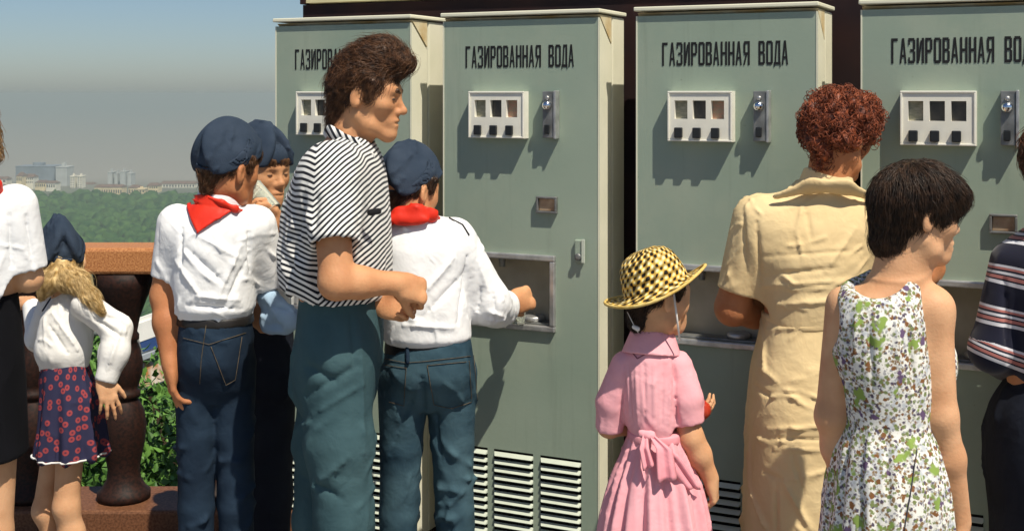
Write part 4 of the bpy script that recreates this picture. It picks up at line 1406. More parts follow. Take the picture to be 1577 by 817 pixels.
    def flow(Q):
        q = (Q - fr.c) @ fr.M.T
        top = np.clip((q[:, 2] - 0.04) / 0.06, 0, 1)[:, None]
        fwd = np.clip((q[:, 1] - 0.03) / 0.05, 0, 1)[:, None]
        return (-F_ * (0.9 - 0.5 * fwd) * top + U_ * (0.8 * fwd * top)) + (1 - top) * (-U_ * 0.9 - F_ * 0.45) + 0.5 * fwd * top * F_
    strands("strands", hm, org, V, flow, hs.at, 7500, 6, 0.0095, 0.014, 0.0007, m_hr, 4, jitter=0.45)
    eyes(r, org, fr, m_hr)
    return r
teen()
# ---- boys in school shirts -----------------------------------------------------
# ---- boy in white shirt, back to camera, beside the drinking boy ----------------
def boy_back():
    Y0 = 3.5
    P = lambda x, y, dy=0.0: W(x, y, Y0 + dy)
    Z = lambda y: P(0, y)[2]
    X = lambda x: P(x, 0)[0]
    org = P(330, 800); org[2] = 0
    r = empty("person", org)
    tag(r, "boy in white shirt, red neckerchief and dark jeans, back turned, arm hanging", "person")
    fr = head_frame(P(350, 264), 38, -4, 3, 0.92)
    shl, shr = P(268, 345, 0.0), P(398, 348, 0.03)
    ell_, elr = P(252, 455, 0.0), P(412, 430, 0.09)
    wrl, wrr = P(262, 560, -0.05), P(420, 398, 0.30)
    hl, hr = P(304, 560, 0.0), P(358, 560, 0.02)
    kl_, kr = P(302, 780, -0.01), P(364, 780, 0.0)
    al, ar = P(304, 1000, 0.02), P(366, 1000, 0.03)
    b = Shape(); head(b, fr, child=0.6)
    b.cone(fr.w((0, -0.02, -0.04)), P(335, 335, 0.02), 0.050, 0.056, 0.03)
    b.loft([(Z(560), X(330), Y0, 0.085, 0.065), (Z(480), X(328), Y0, 0.10, 0.07), (Z(380), X(332), Y0, 0.115, 0.075), (Z(330), X(335), Y0, 0.08, 0.06)], 0.04)
    for sh, el, wr in ((shl, ell_, wrl), (shr, elr, wrr)):
        b.cone(sh, el, 0.040, 0.036, 0.02)
        b.chain([el, el * 0.6 + wr * 0.4, wr], [0.035, 0.035, 0.024], 0.02)
    hand(b, wrl, A3([0.10, 0.0, -1]), A3([0.9, 0.35, 0.1]), (16, 18, 22, 26), (0.8, 0.45, 0.3), side=-1, sc=0.9)
    hand(b, wrr, A3([0.1, 0.8, 0.5]), A3([-0.5, 0.3, 0.5]), (35, 35, 35, 40), side=1, sc=0.88)
    legs(b, (hl, hr), (kl_, kr), (al, ar), (0.046, 0.038, 0.038, 0.030))
    grow("body", b, m_skin_dk, r, org, 0.005, [(-1, 0.7, 0.02), (1.3, 1.9, 0.0036)], relaxes=1)
    s = Shape(); sec = []
    for y, xa, xb, ry in ((486, 276, 386, 0.095), (468, 268, 392, 0.112), (430, 266, 392, 0.115), (390, 264, 396, 0.112), (355, 262, 402, 0.100), (335, 276, 394, 0.082), (318, 300, 372, 0.070), (304, 316, 362, 0.062)):
        sec.append((Z(y), (X(xa) + X(xb)) / 2, Y0, (X(xb) - X(xa)) / 2, ry, 6))
    s.loft(sec, 0.0)
    s.sleeve(shl + A3([0.01, 0, 0.0]), P(256, 428, 0.0), 0.058, 0.040, 0.04, 0.9)
    s.sleeve(shr + A3([-0.01, 0, 0.0]), P(415, 436, 0.10), 0.062, 0.050, 0.04, 0.9)
    s.cone(P(338, 312, 0.01), P(345, 250, 0.02), 0.056, 0.06, 0.004, mode='s')
    st = [(P(285, 380, -0.1), P(350, 440, -0.12), 0.014, -0.012), (P(372, 375, -0.1), P(330, 470, -0.12), 0.014, 0.012), (P(380, 400, -0.08), P(345, 475, -0.11), 0.012, -0.014),
          (P(300, 360, -0.1), P(372, 400, -0.11), 0.012, 0.010), (P(270, 400, -0.08), P(310, 460, -0.12), 0.014, 0.012), (P(383, 345, -0.07), P(385, 420, -0.06), 0.010, -0.016), (P(280, 350, -0.07), P(278, 420, -0.06), 0.010, -0.014),
          (P(300, 455, -0.12), P(370, 462, -0.12), 0.012, 0.012), (P(285, 470, -0.1), P(375, 476, -0.1), 0.010, -0.012)]
    sh_ = grow("shirt", s, m_white, r, org, 0.0045, None, [dict(n=22, dirn=(0.7, 0, -0.7), length=0.16, w=0.006, amp=0.006, seed=23), dict(n=20, dirn=(-0.6, 0, -0.8), length=0.14, w=0.006, amp=0.006, seed=24), dict(n=16, dirn=(0.7, 0, -0.7), length=0.13, w=0.011, amp=0.009, seed=21), dict(n=12, dirn=(0.2, 0, 1), length=0.08, w=0.008, amp=0.010, seed=22, zr=(Z(486), Z(450)))], st)
    collar_band("collar", P(336, 322, 0.0), P(346, 286, 0.01), 0.070, 0.060, m_white, sh_, org)
    tr = tree_of(*[x for x in [sh_] + list(sh_.children)])
    # neckerchief: triangle down the back, rolled edge round the neck
    patch("neckerchief", tr, [(283, 305), (318, 300), (366, 320), (304, 361)], 18, 16, m_scarf, r, org, 0.010, 0.007, 0.002)
    k = Shape(); k.chain([P(322, 304, -0.072), P(342, 312, -0.074), P(362, 322, -0.06), P(378, 328, 0.0)], [0.005, 0.008, 0.009, 0.007], 0.012, q=(0, 1, 0.5), fl=0.8)
    grow("neckerchief_roll", k, m_scarf, r, org, 0.004, folds=[dict(n=6, dirn=(1, 0, -0.3), length=0.05, w=0.006, amp=0.004, seed=5)])
    t = Shape(); sec = []
    for y, xa, xb, ry in ((618, 300, 362, 0.050), (592, 278, 386, 0.078), (550, 275, 389, 0.106), (500, 278, 387, 0.102), (474, 281, 385, 0.090)):
        sec.append((Z(y), (X(xa) + X(xb)) / 2, Y0, (X(xb) - X(xa)) / 2, ry))
    t.loft(sec, 0.0, p=2.4)
    for h, kk, a in ((hl, kl_, al), (hr, kr, ar)):
        t.chain([h, h * 0.5 + kk * 0.5, kk, a], [0.068, 0.055, 0.050, 0.047], 0.010)
    t.half([0, 0, 0.05], [0, 0, -1])
    jn = grow("jeans", t, m_denim, r, org, 0.006, [(-1, 0.4, 0.02)], [dict(n=26, dirn=(1, 0, 0.25), length=0.10, w=0.012, amp=0.013, seed=31, zr=(0.35, 0.72)), dict(n=10, dirn=(0.6, 0, -0.6), length=0.12, w=0.013, amp=0.008, seed=32, zr=(0.7, 1.0))])
    tj = tree_of(jn)
    seam("stitching", tj, [(283, 520), (322, 530), (378, 512)], 0.0009, m_stitch, jn, org)
    seam("stitching", tj, [(318, 498), (310, 555), (308, 590)], 0.0010, m_stitch, jn, org)
    seam("stitching", tj, [(325, 533), (348, 592), (362, 584), (372, 518)], 0.0009, m_stitch, jn, org)
    bl = Shape(); bl.loft([(Z(497), X(332), Y0, 0.107, 0.103), (Z(482), X(332), Y0, 0.105, 0.099)], 0.004)
    grow("belt", bl, m_belt, r, org, 0.006)
    shoes(r, org, (al, ar), (0.3, 1), 0.95)
    nape_hair(r, org, fr, m_hair_br, fringe=True, low=-0.05, lid=cap_lid(fr, 22, 0.94))
    pilotka(r, org, fr, 22, 0.94)
boy_back()

# ---- boy drinking, half hidden --------------------------------------------------
def boy_drinking():
    Y0 = 3.88
    P = lambda x, y, dy=0.0: W(x, y, Y0 + dy)
    Z = lambda y: P(0, y)[2]
    X = lambda x: P(x, 0)[0]
    org = P(398, 800); org[2] = 0
    r = empty("person", org)
    tag(r, "boy in navy cap drinking from a glass, half hidden behind the boys", "person")
    fr = head_frame(P(402, 267, -0.02), 128, -4, 0, 0.95)
    shl, shr = P(428, 372, -0.02), P(352, 372, 0.02)
    ell_, elr = P(452, 425, -0.20), P(352, 445, -0.02)
    wrl, wrr = P(430, 350, -0.27), P(386, 478, -0.24)
    hl, hr = P(412, 575, -0.01), P(372, 575, 0.01)
    kl_, kr = P(412, 760, 0.0), P(374, 760, 0.0)
    al, ar = P(412, 920, 0.02), P(374, 920, 0.03)
    b = Shape(); head(b, fr, child=0.7)
    b.cone(fr.w((0, -0.02, -0.04)), P(395, 350), 0.048, 0.054, 0.03)
    b.loft([(Z(570), X(392), Y0, 0.10, 0.07), (Z(450), X(392), Y0, 0.10, 0.07), (Z(360), X(393), Y0, 0.10, 0.065)], 0.04)
    for sh, el, wr in ((shl, ell_, wrl), (shr, elr, wrr)):
        b.cone(sh, el, 0.038, 0.034, 0.02); b.cone(el, wr, 0.034, 0.024, 0.02)
    hand(b, wrl, nrm(A3(P(420, 306, -0.31)) - wrl), A3([-0.75, -0.25, 0.1]), (38, 40, 42, 44), (0.7, 0.5, 0.6), side=1, sc=0.85)
    hand(b, wrr, nrm(A3(P(398, 490, -0.26)) - wrr), A3([0.2, 0.8, 0.3]), (40, 42, 44, 46), (0.7, 0.5, 0.5), side=1, sc=0.85)
    legs(b, (hl, hr), (kl_, kr), (al, ar), (0.065, 0.048, 0.046, 0.033))
    grow("body", b, m_skin, r, org, 0.005, [(-1, 0.7, 0.02), (1.3, 1.9, 0.0036)], relaxes=1)
    s = Shape()
    s.loft([(Z(486), X(392), Y0, 0.12, 0.095), (Z(430), X(392), Y0, 0.125, 0.10), (Z(375), X(391), Y0, 0.125, 0.085), (Z(350), X(393), Y0, 0.08, 0.065), (Z(335), X(395), Y0, 0.055, 0.055)], 0.0)
    s.sleeve(shl, shl * 0.35 + ell_ * 0.65, 0.056, 0.046, 0.04); s.sleeve(shr, shr * 0.3 + elr * 0.7, 0.056, 0.046, 0.04)
    s.cone(P(398, 345), P(402, 300), 0.052, 0.056, 0.004, mode='s')
    sh_ = grow("shirt", s, m_white, r, org, 0.007, None, [dict(n=16, dirn=(0.5, 0, -0.7), length=0.1, w=0.012, amp=0.010, seed=41)])
    k = Shape(); k.chain([P(372, 345, -0.03), P(392, 372, -0.09), P(418, 348, -0.05)], [0.013, 0.014, 0.013], 0.01)
    grow("neckerchief_roll", k, m_scarf, r, org, 0.006)
    t = Shape(); t.loft([(Z(600), X(392), Y0, 0.128, 0.10), (Z(480), X(392), Y0, 0.118, 0.095)], 0.0)
    for h, kk, a in ((hl, kl_, al), (hr, kr, ar)):
        t.chain([h, kk, a], [0.092, 0.074, 0.066], 0.03)
    t.half([0, 0, 0.05], [0, 0, -1])
    grow("trousers", t, m_navy, r, org, 0.008, [(-1, 0.4, 0.02)], [dict(n=18, dirn=(0.8, 0, 0.4), length=0.12, w=0.014, amp=0.010, seed=43)])
    shoes(r, org, (al, ar), (0.5, -0.8), 0.9)
    nape_hair(r, org, fr, m_hair_br, fringe=True, seed=5, lid=cap_lid(fr, 8, 0.98))
    eyes(r, org, fr, m_hair_br, False, 0.0028)
    pilotka(r, org, fr, 8, 0.98)
    # drinking glass
    g = P(406, 309, -0.30)
    gl = empty("drinking_glass", g)
    tag(gl, "faceted drinking glass tipped at the half-hidden boy's mouth", "glass")
    ax = nrm([0.72, -0.35, -0.62])
    m_gl = bpy.data.materials.new("thick glass"); m_gl.use_nodes = True
    nt, p = nodes_of(m_gl)
    p.inputs['Base Color'].default_value = (0.86, 0.90, 0.80, 1); p.inputs['Roughness'].default_value = 0.08
    p.inputs['Transmission Weight'].default_value = 0.75; p.inputs['IOR'].default_value = 1.3
    prof = [(0.026, 0.045), (0.0265, 0.044), (0.030, 0.0), (0.033, -0.045), (0.0345, -0.052), (0.033, -0.053), (0.031, -0.045), (0.028, 0.0), (0.0245, 0.038), (0.001, 0.040)]
    rot = Vector(ax).to_track_quat('Z', 'Y').to_euler()
    o = MB().lathe(prof, 16).build("tumbler", m_gl, gl); o.rotation_euler = rot
    wv = MB().lathe([(0.0235, 0.037), (0.027, 0.0), (0.0285, -0.018)], 16).build("soda_water", mat("pale soda", (0.42, 0.40, 0.24), 0.15, 0.5, var=0.1, vscale=20), gl); wv.rotation_euler = rot
    # pale blue cloth cap in the lowered hand
    cc = Shape(); o3 = P(430, 480, -0.30)
    cc.cone(P(412, 462, -0.30), P(446, 490, -0.32), 0.030, 0.036, 0.02, q=(0.2, 1, 0.1), fl=0.7)
    cc.cone(P(420, 494, -0.30), P(438, 500, -0.30), 0.040, 0.030, 0.02, q=(0, 1, 0), fl=0.6)
    cc.cone(P(408, 455, -0.30), P(418, 456, -0.31), 0.018, 0.024, 0.015)
    cc.ell(P(421, 503, -0.335), (0.030, 0.025, 0.016), 0.01, mode='s')
    bc = grow("cloth_bag", cc, cloth("pale blue cotton", (0.34, 0.48, 0.64), (0.42, 0.56, 0.70)), None, (0, 0, 0), 0.0045,
              strokes=[(P(408, 455, -0.33), P(438, 505, -0.36), 0.012, 0.012), (P(415, 470, -0.34), P(452, 478, -0.35), 0.010, -0.012)],
              folds=[dict(n=14, dirn=(0.7, 0, -0.7), length=0.06, w=0.008, amp=0.008, seed=3)])
    tag(bc, "pale blue crumpled cloth bag held behind the teenager's back", "bag")
boy_drinking()

# ---- boy reaching into the niche ------------------------------------------------
def boy_reaching():
    Y0 = 3.56
    P = lambda x, y, dy=0.0: W(x, y, Y0 + dy)
    Z = lambda y: P(0, y)[2]
    X = lambda x: P(x, 0)[0]
    org = P(660, 800); org[2] = 0
    r = empty("person", org)
    tag(r, "boy in long-sleeved white shirt reaching into the machine's niche", "person")
    fr = head_frame(P(630, 297, 0.03), 42, -6, 0, 0.92)
    shl, shr = P(606, 372, 0.0), P(704, 368, 0.02)
    ell_, elr = P(596, 455, 0.06), P(752, 462, 0.06)
    wrl, wrr = P(622, 480, 0.26), P(787, 466, 0.26)
    hl, hr = P(622, 575, 0.0), P(694, 575, 0.02)
    kl_, kr = P(614, 790, 0.03), P(700, 785, 0.03)
    al, ar = P(612, 960, 0.05), P(704, 960, 0.05)
    b = Shape(); head(b, fr, child=0.6)
    b.cone(fr.w((0, -0.02, -0.04)), P(640, 350, 0.02), 0.048, 0.054, 0.03)
    b.loft([(Z(580), X(657), Y0, 0.085, 0.065), (Z(480), X(655), Y0, 0.10, 0.07), (Z(380), X(652), Y0, 0.115, 0.075), (Z(345), X(645), Y0, 0.07, 0.06)], 0.04)
    for sh, el, wr in ((shl, ell_, wrl), (shr, elr, wrr)):
        b.cone(sh, el, 0.038, 0.035, 0.02); b.chain([el, el * 0.6 + wr * 0.4, wr], [0.034, 0.034, 0.027], 0.02)
    hand(b, wrr, nrm(A3(P(822, 455, 0.33)) - wrr), A3([-0.35, 0.9, -0.2]), (62, 66, 68, 70), (0.7, 0.4, 0.7), side=-1, sc=1.0)
    hand(b, wrl, A3([0.4, 0.8, 0.0]), A3([0.3, 0, 0.8]), (30, 34, 36, 40), side=1, sc=0.88)
    legs(b, (hl, hr), (kl_, kr), (al, ar), (0.050, 0.040, 0.040, 0.031))
    grow("body", b, m_skin, r, org, 0.005, [(-1, 0.7, 0.02), (1.2, 1.9, 0.0036)], relaxes=1)
    s = Shape(); sec = []
    for y, xa, xb, ry in ((526, 596, 718, 0.105), (514, 586, 726, 0.120), (480, 584, 721, 0.122), (430, 582, 716, 0.118), (385, 584, 720, 0.108), (358, 592, 712, 0.090), (342, 606, 690, 0.074), (330, 618, 668, 0.064)):
        sec.append((Z(y), (X(xa) + X(xb)) / 2, Y0, (X(xb) - X(xa)) / 2, ry, 8))
    s.loft(sec, 0.0)
    s.cone(shr + A3([-0.01, 0, 0]), elr, 0.064, 0.060, 0.04)
    s.cone(elr + A3([0, 0, -0.012]), P(772, 476, 0.16), 0.062, 0.050, 0.03)
    s.sleeve(P(760, 474, 0.13), P(781, 468, 0.215), 0.052, 0.038, 0.03, 0.88)
    s.cone(shl, ell_, 0.060, 0.054, 0.04); s.sleeve(ell_, wrl, 0.052, 0.036, 0.03)
    s.cone(P(642, 340, 0.01), P(640, 290, 0.02), 0.054, 0.058, 0.004, mode='s')
    s.loft([(Z(545), X(655), Y0, 0.105, 0.088), (Z(516), X(655), Y0, 0.105, 0.088)], 0.005, mode='s')
    st = [(P(720, 392, -0.05), P(705, 500, -0.08), 0.011, -0.016), (P(742, 440, 0.0), P(735, 480, 0.02), 0.014, -0.016), (P(735, 400, -0.02), P(752, 450, 0.0), 0.010, 0.010), (P(700, 395, -0.1), P(650, 455, -0.13), 0.014, 0.012), (P(715, 420, -0.08), P(650, 490, -0.13), 0.014, -0.012),
          (P(620, 500, -0.13), P(700, 505, -0.12), 0.012, 0.012), (P(600, 420, -0.1), P(640, 500, -0.13), 0.014, 0.012), (P(760, 450, 0.05), P(765, 495, 0.07), 0.010, -0.013), (P(748, 478, 0.02), P(778, 488, 0.1), 0.010, 0.012)]
    sh_ = grow("shirt", s, m_white, r, org, 0.0045, None, [dict(n=22, dirn=(-0.7, 0, -0.7), length=0.16, w=0.006, amp=0.006, seed=54), dict(n=20, dirn=(0.3, 0, -0.9), length=0.14, w=0.006, amp=0.006, seed=55), dict(n=16, dirn=(0.6, 0, -0.7), length=0.13, w=0.011, amp=0.009, seed=51), dict(n=10, dirn=(0.5, 0.3, 1), length=0.06, w=0.008, amp=0.010, seed=53, mask=lambda V: V[:, 0] > X(738))], st)
    collar_band("collar", P(642, 350, 0.01), P(638, 326, 0.02), 0.062, 0.055, m_white, sh_, org)
    seam("shoulder_braid", tree_of(sh_), [(692, 336), (712, 346), (722, 362)], 0.003, mat("black braid", (0.02, 0.02, 0.022), 0.7, 0.2, var=0.2, vscale=30), sh_, org, 0.001)
    k = Shape(); k.chain([P(596, 342, -0.045), P(616, 330, -0.075), P(640, 326, -0.080), P(662, 332, -0.062), P(676, 342, 0.0)], [0.014, 0.020, 0.022, 0.020, 0.013], 0.015, q=(0, 1, 0.3), fl=0.6)
    k.ell(P(628, 338, -0.088), (0.062, 0.014, 0.018), 0.015)
    grow("neckerchief", k, m_scarf, r, org, 0.004, folds=[dict(n=12, dirn=(1, 0, -0.2), length=0.06, w=0.006, amp=0.006, seed=5)])
    t = Shape(); sec = []
    for y, xa, xb, ry in ((630, 616, 702, 0.050), (602, 590, 729, 0.085), (568, 590, 730, 0.116), (535, 594, 727, 0.112), (510, 598, 722, 0.096)):
        sec.append((Z(y), (X(xa) + X(xb)) / 2, Y0, (X(xb) - X(xa)) / 2, ry))
    t.loft(sec, 0.0, p=2.4)
    for h, kk, a in ((hl, kl_, al), (hr, kr, ar)):
        t.chain([h, h * 0.5 + kk * 0.5, kk, a], [0.078, 0.062, 0.056, 0.053], 0.010)
    t.half([0, 0, 0.05], [0, 0, -1])
    jn = grow("jeans", t, m_denim2, r, org, 0.006, [(-1, 0.35, 0.02)], [dict(n=30, dirn=(1, 0, 0.2), length=0.10, w=0.012, amp=0.016, seed=61, zr=(0.2, 0.55)), dict(n=14, dirn=(0.5, 0, -0.7), length=0.14, w=0.014, amp=0.011, seed=62, zr=(0.5, 0.9))],
              [(P(640, 600, -0.1), P(600, 700, -0.1), 0.018, -0.014), (P(668, 600, -0.1), P(680, 720, -0.1), 0.016, -0.012), (P(650, 580, -0.1), P(652, 640, -0.08), 0.016, -0.02)])
    tj = tree_of(jn)
    seam("stitching", tj, [(594, 552), (625, 558), (652, 556), (724, 548)], 0.0009, m_stitch, jn, org)
    seam("pocket", tj, [(658, 562), (722, 556), (726, 618), (695, 628), (668, 622), (658, 562)], 0.0009, m_stitch, jn, org)
    seam("pocket", tj, [(594, 562), (626, 566), (622, 624), (600, 618)], 0.0009, m_stitch, jn, org)
    seam("side_seam", tj, [(728, 540), (737, 640), (741, 760), (740, 815)], 0.0009, m_stitch, jn, org)
    seam("belt_loop", tj, [(628, 524), (628, 560)], 0.006, m_denim, jn, org)
    bl = Shape(); bl.loft([(Z(540), X(658), Y0, 0.124, 0.112), (Z(518), X(658), Y0, 0.120, 0.106)], 0.004)
    grow("belt", bl, m_belt, r, org, 0.006)
    shoes(r, org, (al, ar), (0.2, 1), 0.95)
    nape_hair(r, org, fr, m_hair_dk, seed=8, low=-0.055, lid=cap_lid(fr, 26, 0.92))
    pilotka(r, org, fr, 26, 0.92)
    # glass standing in the niche beside the hand
    g = P(796, 442, 0.44)
    gl = empty("drinking_glass", g); tag(gl, "faceted glass standing in the machine niche by the boy's hand", "glass")
    prof = [(0.026, 0.0), (0.030, 0.05), (0.034, 0.10), (0.031, 0.10), (0.028, 0.05), (0.024, 0.006), (0.001, 0.006)]
    MB().lathe(prof, 16).build("tumbler", bpy.data.materials["thick glass"], gl)
    gl.location = (g[0], g[1], EYE - 0.757 + 0.016)
boy_reaching()
# ---- little girl in pink dress and straw hat -------------------------------------
def girl_pink():
    Y0 = 3.2
    P = lambda x, y, dy=0.0: W(x, y, Y0 + dy)
    Z = lambda y: P(0, y)[2]
    X = lambda x: P(x, 0)[0]
    org = P(1005, 800); org[2] = 0
    r = empty("person", org)
    tag(r, "small girl in pink dress and yellow straw hat, seen from behind", "person")
    fr = head_frame(P(1012, 458, 0.0), 64, -3, 0, 0.88)
    shl, shr = P(958, 560, 0.0), P(1046, 562, -0.01)
    ell_, elr = P(938, 655, 0.02), P(1064, 674, -0.03)
    wrl, wrr = P(1040, 655, 0.20), P(1094, 735, -0.02)
    hl, hr = P(985, 740, 0.0), P(1032, 740, 0.0)
    kl_, kr = P(985, 900, 0.0), P(1034, 900, 0.0)
    al, ar = P(985, 1050, 0.02), P(1034, 1050, 0.02)
    b = Shape(); head(b, fr, child=1.0)
    b.cone(fr.w((0, -0.02, -0.04)), P(1003, 540, 0.01), 0.042, 0.046, 0.025)
    b.loft([(Z(740), X(1008), Y0, 0.058, 0.05), (Z(660), X(1006), Y0, 0.052, 0.05), (Z(575), X(1004), Y0, 0.060, 0.05), (Z(545), X(1004), Y0, 0.04, 0.04)], 0.02)
    b.cone(shl + A3([0.008, 0, -0.012]), ell_, 0.026, 0.028, 0.01); b.cone(ell_, wrl, 0.028, 0.021, 0.02)
    b.cone(shr + A3([-0.006, 0, -0.012]), elr, 0.027, 0.031, 0.01); b.chain([elr, elr * 0.6 + wrr * 0.4, wrr], [0.031, 0.030, 0.021], 0.02)
    hand(b, wrr, A3([0.2, 0.1, -1]), A3([-0.9, 0.3, -0.1]), (48, 52, 54, 56), (0.8, 0.4, 0.4), side=1, sc=0.72)
    # left hand round the ball, which shows past the right sleeve
    ball = P(1080, 630, 0.14)
    b.cone(P(1040, 655, 0.20), P(1058, 645, 0.19), 0.022, 0.021, 0.015)
    hand(b, P(1054, 645, 0.17), nrm(A3([0.75, -0.35, 0.35])), A3([0.45, 0.25, 0.6]), (26, 28, 30, 32), (0.5, 0.7, 0.5), side=1, sc=0.66)
    legs(b, (hl, hr), (kl_, kr), (al, ar), (0.058, 0.043, 0.042, 0.030))
    grow("body", b, m_skin_lt, r, org, 0.0045, [(-1, 0.4, 0.02)], relaxes=1)
    m_p = cloth("pink cotton dress", (0.76, 0.34, 0.38), (0.82, 0.41, 0.45))
    s = Shape(); sec = []
    for y, xa, xb, ry in ((668, 970, 1044, 0.075), (650, 964, 1045, 0.080), (610, 958, 1044, 0.084), (575, 956, 1044, 0.080), (550, 962, 1044, 0.072), (530, 974, 1034, 0.060), (514, 984, 1026, 0.048)):
        sec.append((Z(y), (X(xa) + X(xb)) / 2, Y0, (X(xb) - X(xa)) / 2, ry, 6))
    s.loft(sec, 0.0)
    s.cone(shl + A3([0.01, 0, -0.005]), P(942, 618, 0.01), 0.040, 0.042, 0.014); s.sleeve(P(942, 622, 0.01), P(938, 662, 0.02), 0.040, 0.034, 0.01)
    s.cone(shr + A3([-0.006, 0, -0.005]), P(1057, 612, -0.03), 0.042, 0.044, 0.014); s.sleeve(P(1057, 620, -0.03), P(1062, 652, -0.032), 0.042, 0.036, 0.01)
    s.cone(P(1003, 522, 0.01), P(1006, 480, 0.02), 0.042, 0.045, 0.003, mode='s')
    st = []
    for i, x in enumerate((958, 968, 979, 992, 1008, 1022, 1034)):
        st.append((P(x, 560, -0.1), P(x + (1003 - x) * 0.15, 655, -0.1), 0.006, -0.009 if i % 2 else 0.008))
    st += [(P(1037, 552, -0.08), P(1040, 600, -0.08), 0.008, -0.016), (P(1040, 600, -0.08), P(1043, 655, -0.08), 0.008, -0.016), (P(962, 560, -0.06), P(958, 650, -0.06), 0.008, -0.014)]
    bod = grow("dress_top", s, m_p, r, org, 0.005, None, [dict(n=16, dirn=(0.05, 0, 1), length=0.11, w=0.008, amp=0.008, seed=71), dict(n=10, dirn=(0.2, 0, 1), length=0.05, w=0.008, amp=0.007, seed=72, mask=lambda V: V[:, 0] > X(1042))], st)
    collar_band("collar", P(1003, 545, 0.0), P(1005, 508, 0.01), 0.076, 0.047, m_p, bod, org)
    tr = tree_of(bod)
    seam("piping", tr, [(972, 540), (982, 552), (1010, 536), (1034, 528)], 0.0014, mat("plum piping", (0.20, 0.06, 0.08), 0.8, 0.1, var=0.2, vscale=20), bod, org)
    ba = Shape(); ba.cone(P(1047, 645, -0.028), P(1076, 642, -0.028), 0.0, 0.0, 0)
    # sleeve band
    d = nrm(P(1061, 652, -0.028) - P(1056, 620, -0.02))
    sb = Shape(); e = P(1060, 648, -0.028); sb.cone(e - d * 0.008, e + d * 0.008, 0.0395, 0.0385, 0.002); sb.cut(e + d * 0.009, d, 0.1); sb.cut(e - d * 0.009, -d, 0.1)
    sb.cone(e - d * 0.05, e + d * 0.05, 0.033, 0.033, 0.001, mode='s')
    grow("sleeve_band", sb, m_p, bod, org, 0.0035)
    # skirt, gathered at the waist into deep pleats
    k = Shape(); sec = []
    for y, xa, xb, ry in ((1010, 898, 1118, 0.20), (817, 928, 1088, 0.150), (740, 944, 1074, 0.122), (690, 962, 1054, 0.090), (664, 970, 1046, 0.072)):
        sec.append((Z(y), (X(xa) + X(xb)) / 2, Y0, (X(xb) - X(xa)) / 2, ry))
    k.loft(sec, 0.0)
    k.loft([(Z(1030), X(1006), Y0, 0.155, 0.17), (Z(830), X(1006), Y0, 0.115, 0.12)], 0.003, mode='s')
    def pleat(V, N):
        a = np.arctan2(V[:, 1] - Y0, V[:, 0] - X(1006))
        h = np.clip((Z(664) - V[:, 2]) / 0.22, 0, 1)
        w_ = np.sin(a * 15 + 2.2 * np.sin(a * 3 + 1)) + 0.5 * np.sin(a * 27 + 1.3 + 6 * V[:, 2])
        return V + N * (0.009 * (0.35 + h) * w_)[:, None]
    sk = grow("skirt", k, m_p, r, org, 0.006, [(-1, 0.55, 0.015)], [dict(n=20, dirn=(0.12, 0, 1), length=0.16, w=0.009, amp=0.011, seed=75)], post=pleat)
    m_pd = cloth("pink sash", (0.72, 0.28, 0.33), (0.80, 0.36, 0.40))
    bl = Shape(); bl.loft([(Z(676), X(1008), Y0, 0.071, 0.080), (Z(660), X(1008), Y0, 0.070, 0.079)], 0.004)
    grow("sash", bl, m_pd, r, org, 0.005)
    def ribbon(L, R, nm):
        """thin sheet of cloth between two edges"""
        L, R = [A3(q) for q in L], [A3(q) for q in R]
        n, mN = 14, 8; V, Fc = [], []
        tl = np.linspace(0, len(L) - 1, n + 1)
        for t in tl:
            i = min(int(t), len(L) - 2); f = t - i
            a_, b_ = L[i] * (1 - f) + L[i + 1] * f, R[i] * (1 - f) + R[i + 1] * f
            for j in range(mN + 1):
                u_ = j / mN
                q = a_ * (1 - u_) + b_ * u_
                q = q + A3([0, -0.006 * math.sin(u_ * 9.5 + 0.6) * min(1, 0.4 + t / len(L)), 0])
                V.append(q - org)
        for i in range(n):
            for j in range(mN):
                k0 = i * (mN + 1) + j
                Fc.append((k0, k0 + mN + 1, k0 + mN + 2, k0 + 1))
        me = mesh(nm, V, Fc); o = link(nm, me, m_pd, bowr, True)
        sm = o.modifiers.new("thickness", 'SOLIDIFY'); sm.thickness = 0.0025
        return o
    kn = Shape(); kn.cone(P(988, 667, -0.092), P(1003, 671, -0.096), 0.011, 0.013, 0.01)
    bowr = grow("bow", kn, m_pd, r, org, 0.004, folds=[dict(n=6, dirn=(0.2, 0, 1), length=0.03, w=0.005, amp=0.005, seed=76)])
    ribbon([P(998, 667, -0.100), P(1010, 690, -0.122), P(1012, 742, -0.140)], [P(1004, 666, -0.100), P(1036, 692, -0.118), P(1044, 738, -0.132)], "tail")
    ribbon([P(990, 668, -0.100), P(984, 690, -0.116), P(990, 724, -0.124)], [P(998, 668, -0.100), P(1000, 690, -0.120), P(1008, 716, -0.130)], "tail")
    ribbon([P(1004, 668, -0.098), P(1044, 700, -0.108), P(1078, 752, -0.088)], [P(1004, 676, -0.098), P(1036, 728, -0.116), P(1058, 752, -0.104)], "loop")
    shoes(r, org, (al, ar), (0.3, 1), 0.75)
    # straw hat
    f2 = head_frame(fr.w((0, -0.004, 0.036)), 25, 0, 0, 1.0)
    q = math.radians(-21)
    u = A3([math.sin(q), 0.10, math.cos(q)]); u = nrm(u); rr = nrm(A3([math.cos(q), 0, -math.sin(q)]))
    ff = np.cross(u, rr)
    prof = [(0.000, 0.104), (0.034, 0.102), (0.060, 0.092), (0.075, 0.074), (0.084, 0.050), (0.089, 0.024), (0.091, 0.006), (0.098, 0.000), (0.115, -0.004), (0.131, -0.005), (0.144, -0.001)]
    n = 64; V, Fc, UV = [], [], []
    base = fr.w((0, -0.004, 0.030))
    nape_hair(r, org, fr, m_hair_dk, low=-0.070, seed=11, lid=(base - u * 0.004, u), n=1800)
